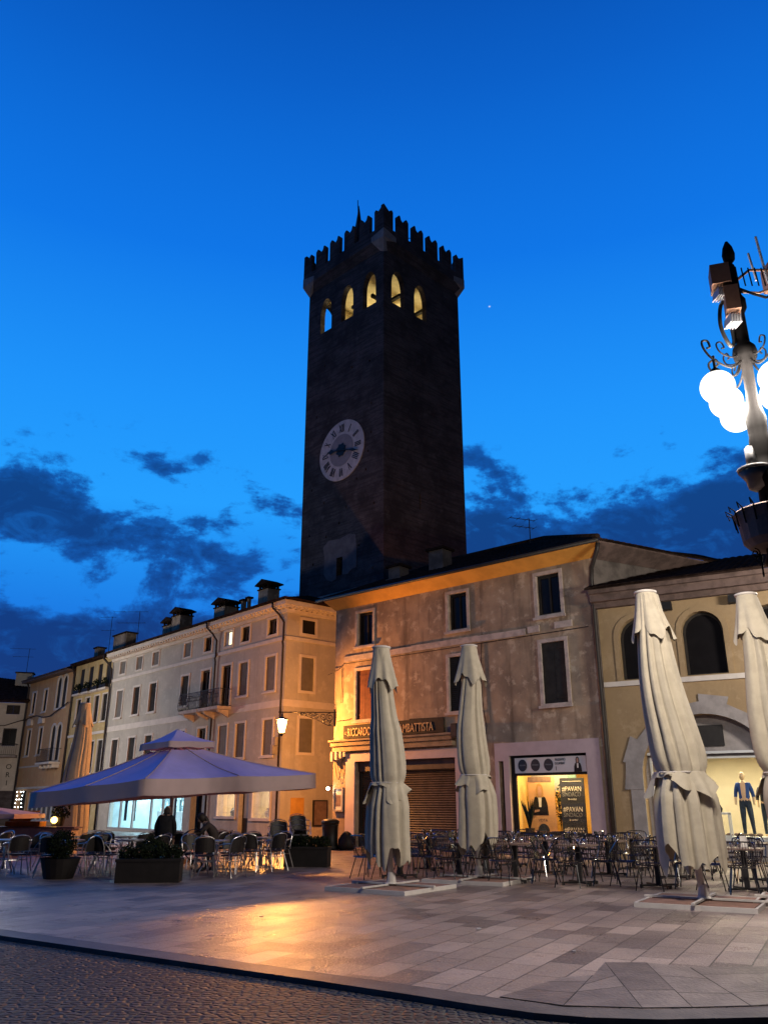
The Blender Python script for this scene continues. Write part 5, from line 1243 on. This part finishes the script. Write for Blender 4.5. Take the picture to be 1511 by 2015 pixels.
P_C = wire_chair('wire', 'black wire chairs')
usedT = usedC = False
row1 = [(.35, 19.9), (1.62, 19.3), (2.75, 18.75), (3.95, 18.15), (5.35, 17.55), (6.75, 16.75)]
row3 = [(1.9, 24.2), (3.4, 23.5), (4.8, 22.9), (6.2, 22.2), (7.6, 21.4)]
row2 = [(1.1, 22.1), (2.45, 21.5), (3.8, 20.9), (5.1, 20.3), (6.4, 19.6), (7.8, 18.9)]
TABLES = []
rd = random.Random(4)
FR = R(-28)
for ri, row in enumerate((row1, row2, row3)):
    for ti, (x, y) in enumerate(row):
        rn = ('near', 'back', 'rearmost')[ri]
        lb = 'square pedestal table, %s from the left in the %s row of the right terrace' % (ORD[ti], rn)
        if not usedT: P_T.location = (x, y, 0); P_T.rotation_euler = (0, 0, FR); P_T['label'] = lb; usedT = True
        else: dup(P_T, (x, y, 0), FR + rd.uniform(-.08, .08), lb, 'pedestal tables')
        TABLES.append((x, y))
        for a, side in ((-90, 'near'), (90, 'far'), (0, 'right'), (180, 'left')):
            aa = R(a) + FR; d = .56 + rd.uniform(-.04, .12); rz = aa - math.pi / 2 + rd.uniform(-.25, .25)
            lb = 'black wire chair at the %s side of the %s table from left, %s row' % (side, ORD[ti], rn)
            p = (x + d * math.cos(aa), y + d * math.sin(aa), 0)
            if not usedC: P_C.location = p; P_C.rotation_euler = (0, 0, rz); P_C['label'] = lb; usedC = True
            else: dup(P_C, p, rz, lb, 'black wire chairs')
dup(P_C, (-.38, 19.55, 0), R(130), 'black wire chair standing alone at the left end of the right terrace', 'black wire chairs')
# left terrace
L_T = round_table('x', 'round terrace tables'); L_C = bistro_chair('x', 'aluminium bistro chairs'); uT = uC = False
lt = [((-7.3, 20.6), 'by the left round planter'), ((-5.9, 20.8), 'left of the parasol pole'), ((-3.9, 20.4), 'just right of the parasol pole'), ((-3.1, 22.3), 'nearest the bar door'), ((-6.6, 23.0), 'nearest the glass shopfront'), ((-4.9, 23.4), 'behind the parasol pole'), ((-8.9, 20.9), 'at the left picture edge'), ((-8.1, 22.9), 'behind the left round planter'), ((-10.6, 23.2), 'beside the flat brown parasol'), ((-3.75, 24.2), 'by the wall of the white building')]
for (x, y), wh in lt:
    lb = 'round aluminium table ' + wh
    if not uT: L_T.location = (x, y, 0); L_T['label'] = lb; uT = True
    else: dup(L_T, (x, y, 0), rd.uniform(0, 3), lb, 'round terrace tables')
    for a, side in ((-110, 'near left'), (-35, 'near right'), (55, 'far right'), (150, 'far left')):
        aa = R(a + rd.uniform(-14, 14)); d = .62 + rd.uniform(-.05, .1); p = (x + d * math.cos(aa), y + d * math.sin(aa), 0); rz = aa - math.pi / 2 + rd.uniform(-.35, .35)
        if math.hypot(p[0] - CC.x, p[1] - CC.y) < .3 or math.hypot(p[0] + 4.35, p[1] - 21.5) < .5: continue
        lb = 'bistro chair, %s side of the table %s' % (side, wh)
        if not uC: L_C.location = p; L_C.rotation_euler = (0, 0, rz); L_C['label'] = lb; uC = True
        else: dup(L_C, p, rz, lb, 'aluminium bistro chairs')
for si, (x, y, wh) in enumerate(((-2.75, 23.4, 'left stack'), (-2.25, 23.9, 'middle stack'), (-3.3, 22.9, 'lone pair'))):
    for k in range((3, 4, 1)[si]):
        dup(L_C, (x - .02 * k, y + .05 * k, k * .14), R(10 + si * 8), 'stacked bistro chair, %s of the %s near the hedge planter' % (('bottom', 'second', 'third', 'top')[k], wh) if si < 2 else 'single bistro chair left of the two chair stacks', 'aluminium bistro chairs')
# glasses and ashtrays on the right tables
G0 = None
pos = ['left', 'middle', 'right']
for ti, (x, y) in enumerate(TABLES):
    for k in range(3):
        lb = 'clear glass tumbler, %s one on the %s table of the %s row at right' % (pos[k], ORD[ti % 6], ('near', 'back', 'rearmost')[ti // 6])
        p = (x - .17 + .17 * k, y + rd.uniform(-.15, .15), .7505)
        if G0 is None: G0 = MB().lathe([(.03, 0), (.042, .10), (.040, .10), (.028, .012)], 12).build('tumbler', 'tumbler', None, True); tag(G0, lb, 'glass', 'glass tumblers on tables'); G0.location = p
        else:
            g = G0.copy(); col.objects.link(g); g.location = p; g['label'] = lb
for ti in (1, 3, 4, 8, 10):
    x, y = TABLES[ti]
    o = MB().lathe([(.05, 0), (.06, .03), (.05, .03), (.04, .01)], 12).build('ashtray', 'alu', None, True); o.location = (x + .05, y - .22, .751); tag(o, 'small metal ashtray on the %s table of the %s row at right' % (ORD[ti % 6], ('near', 'back', 'rearmost')[ti // 6]), 'ashtray', 'metal ashtrays')
o = thing('menu_stand', 'small dark wedge menu holder on the rightmost near table', 'menu holder', (6.85, 16.9, .752), R(-20)); MB().add([(-.07, -.05, 0), (.07, -.05, 0), (.07, .05, 0), (-.07, .05, 0), (-.06, .02, .2), (.06, .02, .2), (.06, .03, .2), (-.06, .03, .2)], [(0, 1, 5, 4), (2, 3, 7, 6), (0, 3, 2, 1), (4, 5, 6, 7), (1, 2, 6, 5), (3, 0, 4, 7)]).build('holder', 'table_wood', o)

# ================================================================== PLANTERS, BIN, BACKGROUND BITS
def planter(x, y, w, d, h, rz, lb, kind, n, mul=1):
    t = thing('planter', lb, 'planter', (x, y, 0), rz, 'terrace planters')
    q = MB()
    if kind == 'round': q.lathe([(w * .36, 0), (w * .5, h), (w * .52, h), (w * .45, h - .04)], 18)
    else: q.box(-w / 2, w / 2, -d / 2, d / 2, 0, h); q.box(-w / 2 - .02, w / 2 + .02, -d / 2 - .02, d / 2 + .02, h - .05, h + .003)
    q.build('pot', 'pot', t)
    q = MB()
    if kind == 'hedge':
        for i in range(5): leafclump(q, (-w * .38 + w * .19 * i, 0, h + .10 + random.uniform(-.03, .04)), .17, n // 2, .032)
    else: leafclump(q, (0, 0, h + .26), .30, n * 3, .03)
    q.build('foliage', ['leaf', 'leaf2'], t)
    return t
planter(-7.1, 19.6, .85, .6, .42, 0, 'round dark pot with clipped ball shrub at the left front of the terrace', 'round', 700)
planter(-4.9, 18.75, 1.3, .5, .45, R(5), 'long dark trough with low shrub at the front middle of the terrace', 'hedge', 900)
t = planter(-5.05, 19.4, .5, .5, .30, 0, 'dark pot with ball shrub right behind the front trough', 'round', 600)
planter(-2.0, 23.35, 1.15, .5, .48, R(-8), 'dark trough with bushy hedge near the litter bin', 'hedge', 1100)
t = thing('litter_bin', 'black domed litter bin by the corner of the old building', 'litter bin', (-1.95, 32.0, 0))
MB().lathe([(.34, 0), (.34, .1), (.28, .16), (.29, .8), (.31, .84)], 16).build('body', 'bin', t, True); MB().lathe([(.32, .85), (.33, .95), (.26, 1.02), (.05, 1.05)], 16).build('lid', 'bin', t, True)
q = MB(); q.lathe([(.25, 0), (.33, .12), (.3, .35), (.16, .55), (.05, .62)], 14, mod=lambda a, z, i: 1 + .08 * math.sin(5 * a + z * 6)); o = q.build('bin_bag', 'pot', None, True); o.location = (-1.35, 31.9, 0); tag(o, 'full dark bag slumped against the wall right of the bin', 'bag')
# far left: counter with crate, table awning, candle
t = thing('bar_counter', 'low pale counter wall in front of the far left houses', 'counter', (-11.9, 29.4, 0), R(-8))
MB().box(-6, 1.6, 0, .5, 0, .78).build('body', 'pale_stone', t); MB().box(-6.1, 1.7, -.05, .55, .781, .83).build('top', 'table_wood', t)
t = thing('crate', 'orange lidded crate standing on the pale counter at far left', 'crate', (-12.1, 29.75, .835), R(-8))
q = MB(); q.box(-.62, .62, -.2, .22, 0, .16); q.build('box', 'orange_box', t); MB().add([(-.6, .0, .161), (.15, .0, .161), (.35, .2, .5), (-.35, .2, .5), (-.6, .02, .18), (.15, .02, .18), (.35, .23, .5), (-.35, .23, .5)], [(0, 1, 2, 3), (4, 5, 6, 7), (0, 1, 5, 4), (2, 3, 7, 6), (1, 2, 6, 5), (0, 3, 7, 4)]).build('lid', 'orange_box', t)
M['candle'] = glow('candle_glow', (1, .55, .12), 9)
t = thing('table_candle', 'glowing round candle lamp on the counter beside the orange crate', 'candle', (-11.15, 29.75, .835)); MB().lathe([(.06, 0), (.09, .02), (.03, .10)], 10).build('foot', 'dark_metal', t); MB().sphere((0, 0, .2), .11, 12, 8).build('bulb', 'candle', t, True)
t = thing('counter_plant', 'small dark pot plant on the counter behind the candle', 'plant', (-11.05, 30.05, .835)); MB().lathe([(.12, 0), (.16, .3)], 10).build('pot', 'pot', t); q = MB(); leafclump(q, (0, 0, .5), .3, 200, .06); q.build('foliage', ['leaf', 'leaf2'], t)
t = thing('flat_parasol', 'flat brown square parasol lit orange at the left picture edge', 'parasol', (-13.2, 29.0, 0), R(-6))
q = MB(); q.add([(-1.9, -1, 1.24), (1.6, -1, 1.24), (1.6, 1, 1.24), (-1.9, 1, 1.24), (-.1, 0, 1.5), (-1.9, -1, 1.1), (1.6, -1, 1.1), (1.6, 1, 1.1), (-1.9, 1, 1.1)], [(0, 1, 4), (1, 2, 4), (2, 3, 4), (3, 0, 4), (0, 1, 6, 5), (1, 2, 7, 6), (2, 3, 8, 7), (3, 0, 5, 8)]); q.build('canopy', 'canvas_big', t)
MB().tube([(-.1, 0, 0), (-.1, 0, 1.48)], .04, 8).build('pole', 'pole_white', t, True)

M['fairy'] = glow('fairy_bulb', (.9, .97, 1), 14)
t = thing('fairy_lights', 'string of tiny white lights before the shop door of the orange palazzo', 'fairy lights', WO, WA)
q = MB(); q2 = MB()
for k, x0 in enumerate((-36.2, -35.5, -34.9)):
    pts = [(x0 + .12 * math.sin(i * 1.3 + k), -.15, 2.5 - i * .28) for i in range(8)]; q2.tube(pts, .012, 4)
    for p in pts[::2 if k == 1 else 1]: q.sphere(p, .035, 6, 4)
q.build('bulbs', 'fairy', t)['kind'] = 'stuff'; q2.build('wire', 'cable', t)
# ================================================================== PEOPLE
def person(name, label, loc, rz, joints, edges, mats, feet=True, extra=None):
    """joints: name -> (x,y,z,r); a skinned figure"""
    t = thing('person', label, 'person', loc, rz)
    names_ = list(joints); me = bpy.data.meshes.new('body'); me.from_pydata([joints[k][:3] for k in names_], [(names_.index(a), names_.index(b)) for a, b in edges], [])
    o = bpy.data.objects.new('body', me); col.objects.link(o); sk = o.modifiers.new('s', 'SKIN'); sk.use_smooth_shade = True
    for i, k in enumerate(names_):
        r = joints[k][3]; v = me.skin_vertices[0].data[i]; v.radius = (r, r) if not isinstance(r, tuple) else r; v.use_root = (k == 'pelvis')
    o.modifiers.new('u', 'SUBSURF').levels = 2; o.modifiers['u'].render_levels = 2
    bpy.context.view_layer.update(); m2 = bpy.data.meshes.new_from_object(o.evaluated_get(bpy.context.evaluated_depsgraph_get())); bpy.data.objects.remove(o)
    m2.materials.clear()
    for m in mats: m2.materials.append(M[m])
    m2.polygons.foreach_set('use_smooth', [True] * len(m2.polygons))
    b = bpy.data.objects.new('body', m2); col.objects.link(b); b.parent = t
    for p in m2.polygons:
        c = p.center; p.material_index = 0 if c.z > joints['pelvis'][2] - .05 else 1
        hd = Vector(joints['head'][:3]); 
        if (c - hd).length < .17: p.material_index = 2
        for hn in ('handL', 'handR'):
            if hn in joints and (c - Vector(joints[hn][:3])).length < .09: p.material_index = 2
    return t
def head(t, c, r, tilt=0, hair='cap', hm='hair', n=0):
    q = MB(); q.M = Matrix.Translation(c) @ Matrix.Rotation(tilt, 4, 'X')
    q.sphere((0, 0, 0), r, 18, 14, sc=(.82, .98, 1.15)); q.lathe([(.008, -.01), (.02, -.035)], 6, (0, -r * .95)); q.sphere((-r * .84, .01, 0), .025, 6, 5, sc=(.4, .8, 1.2)); q.sphere((r * .84, .01, 0), .025, 6, 5, sc=(.4, .8, 1.2))
    q.sphere((-.033, -r * .88, .02), .013, 6, 5, k=1); q.sphere((.033, -r * .88, .02), .013, 6, 5, k=1); q.box(-.022, .022, -r * .93, -r * .88, -.062, -.052, k=2)
    h = q.build('head', ['skin', 'black', 'lips'], t, True)
    if hair == 'long':
        q = MB(); q.M = Matrix.Translation(c) @ Matrix.Rotation(tilt, 4, 'X'); q.sphere((0, .02, .01), r * 1.1, 16, 12, sc=(.92, 1, 1.18)); q.sphere((0, .09, -.12), r * 1.0, 12, 10, sc=(1, .6, 1.7)); q.build('hair', hm, t, True)
    else:
        q = MB(); q.M = Matrix.Translation(c) @ Matrix.Rotation(tilt, 4, 'X'); q.sphere((0, .045, -.02), r * 1.0, 16, 12, sc=(.86, .75, .95)); q.build('hair', hm, t, True)
M['lips'] = mat('lips', (.30, .12, .10), .6, .1, 8)
def hand_mesh(t, p, sgn, down=(0, 0, -1), name='hand', m='skin', fwd=(0, -1, 0)):
    d = Vector(down).normalized(); f = Vector(fwd); f = (f - d * f.dot(d)).normalized(); q = MB(); p = Vector(p)
    q.tube([p - d * .02, p + d * .03, p + d * .085], [.02, .034, .03], 8)
    for i in range(4):
        s = p + d * .08 + f * (-.026 + .017 * i); L_ = (.055, .068, .072, .06)[i]; q.tube([s, s + d * L_ * .55, s + d * L_ - f.cross(d) * .015 * sgn], [.0095, .009, .007], 6)
    s = p + d * .02 - f * -.03; q.tube([s, s + f * .03 + d * .03, s + f * .035 + d * .065], [.012, .011, .008], 6)
    return q.build(name, m, t, True)
# man in a dark coat seen from behind, head a little bowed
J = dict(pelvis=(0, 0, .80, .16), belly=(0, 0, .95, .175), chest=(0, -.03, 1.13, .19), neck=(0, -.05, 1.27, .07), head=(0, -.08, 1.335, .05),
         shL=(-.165, -.02, 1.20, .085), elL=(-.235, 0, .97, .062), haL=(-.21, -.1, .76, .045), handL=(-.205, -.12, .72, .03), shR=(.165, -.02, 1.20, .085), elR=(.235, 0, .97, .062), haR=(.21, -.1, .76, .045), handR=(.205, -.12, .72, .03),
         hipL=(-.09, 0, .74, .10), knL=(-.10, -.01, .43, .07), anL=(-.10, .02, .08, .048), ftL=(-.11, -.12, .04, .04), hipR=(.09, 0, .74, .10), knR=(.10, -.03, .43, .07), anR=(.10, 0, .08, .048), ftR=(.11, -.15, .04, .04))
ED = [('pelvis', 'belly'), ('belly', 'chest'), ('chest', 'neck'), ('neck', 'head'), ('chest', 'shL'), ('shL', 'elL'), ('elL', 'haL'), ('haL', 'handL'), ('chest', 'shR'), ('shR', 'elR'), ('elR', 'haR'), ('haR', 'handR'),
      ('pelvis', 'hipL'), ('hipL', 'knL'), ('knL', 'anL'), ('anL', 'ftL'), ('pelvis', 'hipR'), ('hipR', 'knR'), ('knR', 'anR'), ('anR', 'ftR')]
p1 = person('man', 'bald man in a black coat with his back turned before the glass shopfront', (-5.55, 22.4, 0), R(180), J, ED, ['coat', 'trouser', 'skin'])
head(p1, (0, -.09, 1.385), .095, R(15), 'cap', 'coat2'); hand_mesh(p1, (-.205, -.12, .70), 1); hand_mesh(p1, (.205, -.12, .70), -1)
q = MB(); q.lathe([(.19, .62), (.185, .8), (.2, .95), (.21, 1.1), (.17, 1.22), (.085, 1.28), (.075, 1.33)], 20, (0, -.02), sq=.72, mod=lambda a, z, i: 1 + .03 * math.sin(7 * a)); q.build('coat', 'coat', p1, True)
# woman leaning over a pushchair
J2 = dict(pelvis=(0, .1, .76, .15), belly=(0, .04, .88, .145), chest=(0, -.10, 1.02, .15), neck=(0, -.20, 1.12, .055), head=(0, -.24, 1.16, .045),
          shL=(-.14, -.10, 1.06, .065), elL=(-.19, -.25, .90, .05), haL=(-.15, -.42, .84, .036), handL=(-.14, -.46, .835, .026), shR=(.14, -.10, 1.06, .065), elR=(.19, -.25, .90, .05), haR=(.15, -.42, .84, .036), handR=(.14, -.46, .835, .026),
          hipL=(-.08, .1, .70, .095), knL=(-.09, .05, .42, .062), anL=(-.09, .10, .08, .042), ftL=(-.10, -.03, .04, .036), hipR=(.08, .1, .70, .095), knR=(.09, -.05, .42, .062), anR=(.09, -.08, .08, .042), ftR=(.10, -.22, .04, .036))
p2 = person('woman', 'long-haired person in a brown coat leaning over the pushchair', (-4.2, 21.55, 0), R(-75), J2, ED, ['coat2', 'trouser', 'skin'])
head(p2, (0, -.27, 1.20), .095, R(30), 'long', 'hair'); hand_mesh(p2, (-.14, -.46, .835), 1, (0, -.8, -.6), fwd=(0, -.5, -.9)); hand_mesh(p2, (.14, -.46, .835), -1, (0, -.8, -.6), fwd=(0, -.5, -.9))
t = thing('pushchair', 'dark hooded pushchair in front of the leaning person', 'pushchair', (-4.78, 21.35, 0), R(-75))
q = MB()
for s in (-1, 1): q.tube([(s * .2, -.35, .12), (s * .2, .0, .45), (s * .2, .45, .95)], .013, 6); q.tube([(s * .2, .3, .12), (s * .2, -.1, .5)], .013, 6)
q.tube([(-.2, .45, .95), (.2, .45, .95)], .016, 6); q.build('frame', 'dark_metal', t)
q = MB(); q.add([(-.2, -.3, .42), (.2, -.3, .42), (.2, .12, .38), (-.2, .12, .38), (-.2, .3, .85), (.2, .3, .85), (-.2, -.3, .5), (.2, -.3, .5)], [(0, 1, 2, 3), (3, 2, 5, 4), (0, 3, 6), (1, 2, 7), (0, 1, 7, 6)]); q.build('seat', 'coat', t)
q = MB(); vs = []; fs = []
for i in range(9):
    a = R(-10 + i * 17)
    for x in (-.21, -.12, 0, .12, .21): vs.append((x, .2 - .34 * math.cos(a) * (1 - .5 * (x / .21) ** 4 * .4), .62 + .34 * math.sin(a)))
for i in range(8):
    for k in range(4): a = i * 5 + k; fs.append((a, a + 1, a + 6, a + 5))
q.add(vs, fs); q.build('hood', 'black', t, True)
for (x, y, r) in ((-.22, -.34, .11), (.22, -.34, .11), (-.22, .3, .13), (.22, .3, .13)):
    w = MB().tube([(x, y + r * math.cos(a), r + .02 + r * math.sin(a)) for a in [k * math.pi / 9 for k in range(18)]], .02, 6, closed=True).build('wheel', 'black', t, True); MB().tube([(x - .02, y, r + .02), (x + .02, y, r + .02)], .035, 10).build('hub', 'alu', w)
# shop mannequins
def mannequin(x, y, lb, rz, sc, cm, jacket):
    t = thing('mannequin', lb, 'mannequin', onB(x, y, .655), BA + rz); t.scale = (sc, sc, sc)
    JM = dict(pelvis=(0, 0, .95, .13), belly=(0, 0, 1.1, .12), chest=(0, 0, 1.3, .145), neck=(0, 0, 1.48, .05), head=(0, 0, 1.56, .05),
          shL=(-.17, 0, 1.42, .06), elL=(-.24, .02, 1.14, .045), haL=(-.25, -.06, .90, .03), handL=(-.25, -.08, .86, .022), shR=(.17, 0, 1.42, .06), elR=(.24, .02, 1.14, .045), haR=(.25, -.06, .90, .03), handR=(.25, -.08, .86, .022),
          hipL=(-.08, 0, .88, .09), knL=(-.10, -.02, .49, .06), anL=(-.11, 0, .08, .04), ftL=(-.12, -.12, .03, .035), hipR=(.08, 0, .88, .09), knR=(.12, 0, .49, .06), anR=(.14, .02, .08, .04), ftR=(.16, -.1, .03, .035))
    names_ = list(JM); me = bpy.data.meshes.new('body'); me.from_pydata([JM[k][:3] for k in names_], [(names_.index(a), names_.index(b)) for a, b in ED], [])
    o = bpy.data.objects.new('body', me); col.objects.link(o); o.modifiers.new('s', 'SKIN')
    for i, k in enumerate(names_): v = me.skin_vertices[0].data[i]; v.radius = (JM[k][3] * 1.22,) * 2; v.use_root = k == 'pelvis'
    o.modifiers.new('u', 'SUBSURF').render_levels = 2; o.modifiers['u'].levels = 2
    bpy.context.view_layer.update(); m2 = bpy.data.meshes.new_from_object(o.evaluated_get(bpy.context.evaluated_depsgraph_get())); bpy.data.objects.remove(o)
    m2.materials.clear(); [m2.materials.append(M[k]) for k in ('shirt', 'jean', 'manne', jacket)]
    m2.polygons.foreach_set('use_smooth', [True] * len(m2.polygons))
    for p in m2.polygons:
        c = p.center; k = 0 if c.z > .98 else 1
        if abs(c.x) > .07 and c.z > 1.0 and abs(c.x) < .36 and c.z > 1.05: k = 3
        if c.z > 1.47 and abs(c.x) < .1: k = 2
        if abs(c.x) > .19 and c.z < 1.08 and c.z > .8: k = 2
        if c.z < .07: k = 2
        p.material_index = k
    b = bpy.data.objects.new('body', m2); col.objects.link(b); b.parent = t
    q = MB(); q.sphere((0, -.01, 1.66), .095, 16, 12, sc=(.82, .95, 1.25)); q.lathe([(.008, 1.66), (.02, 1.63)], 6, (0, -.098)); q.build('head', 'manne', t, True)
    return t
mannequin(3.66, 1.0, 'faceless mannequin in open navy jacket, peach shirt and jeans behind the boutique glass', 0, 1.0, 'shirt', 'navy')
mannequin(4.15, 1.6, 'second mannequin in dark jacket half hidden behind the rightmost parasol', R(15), .92, 'shirt', 'black')
scene.view_layers[0].update()
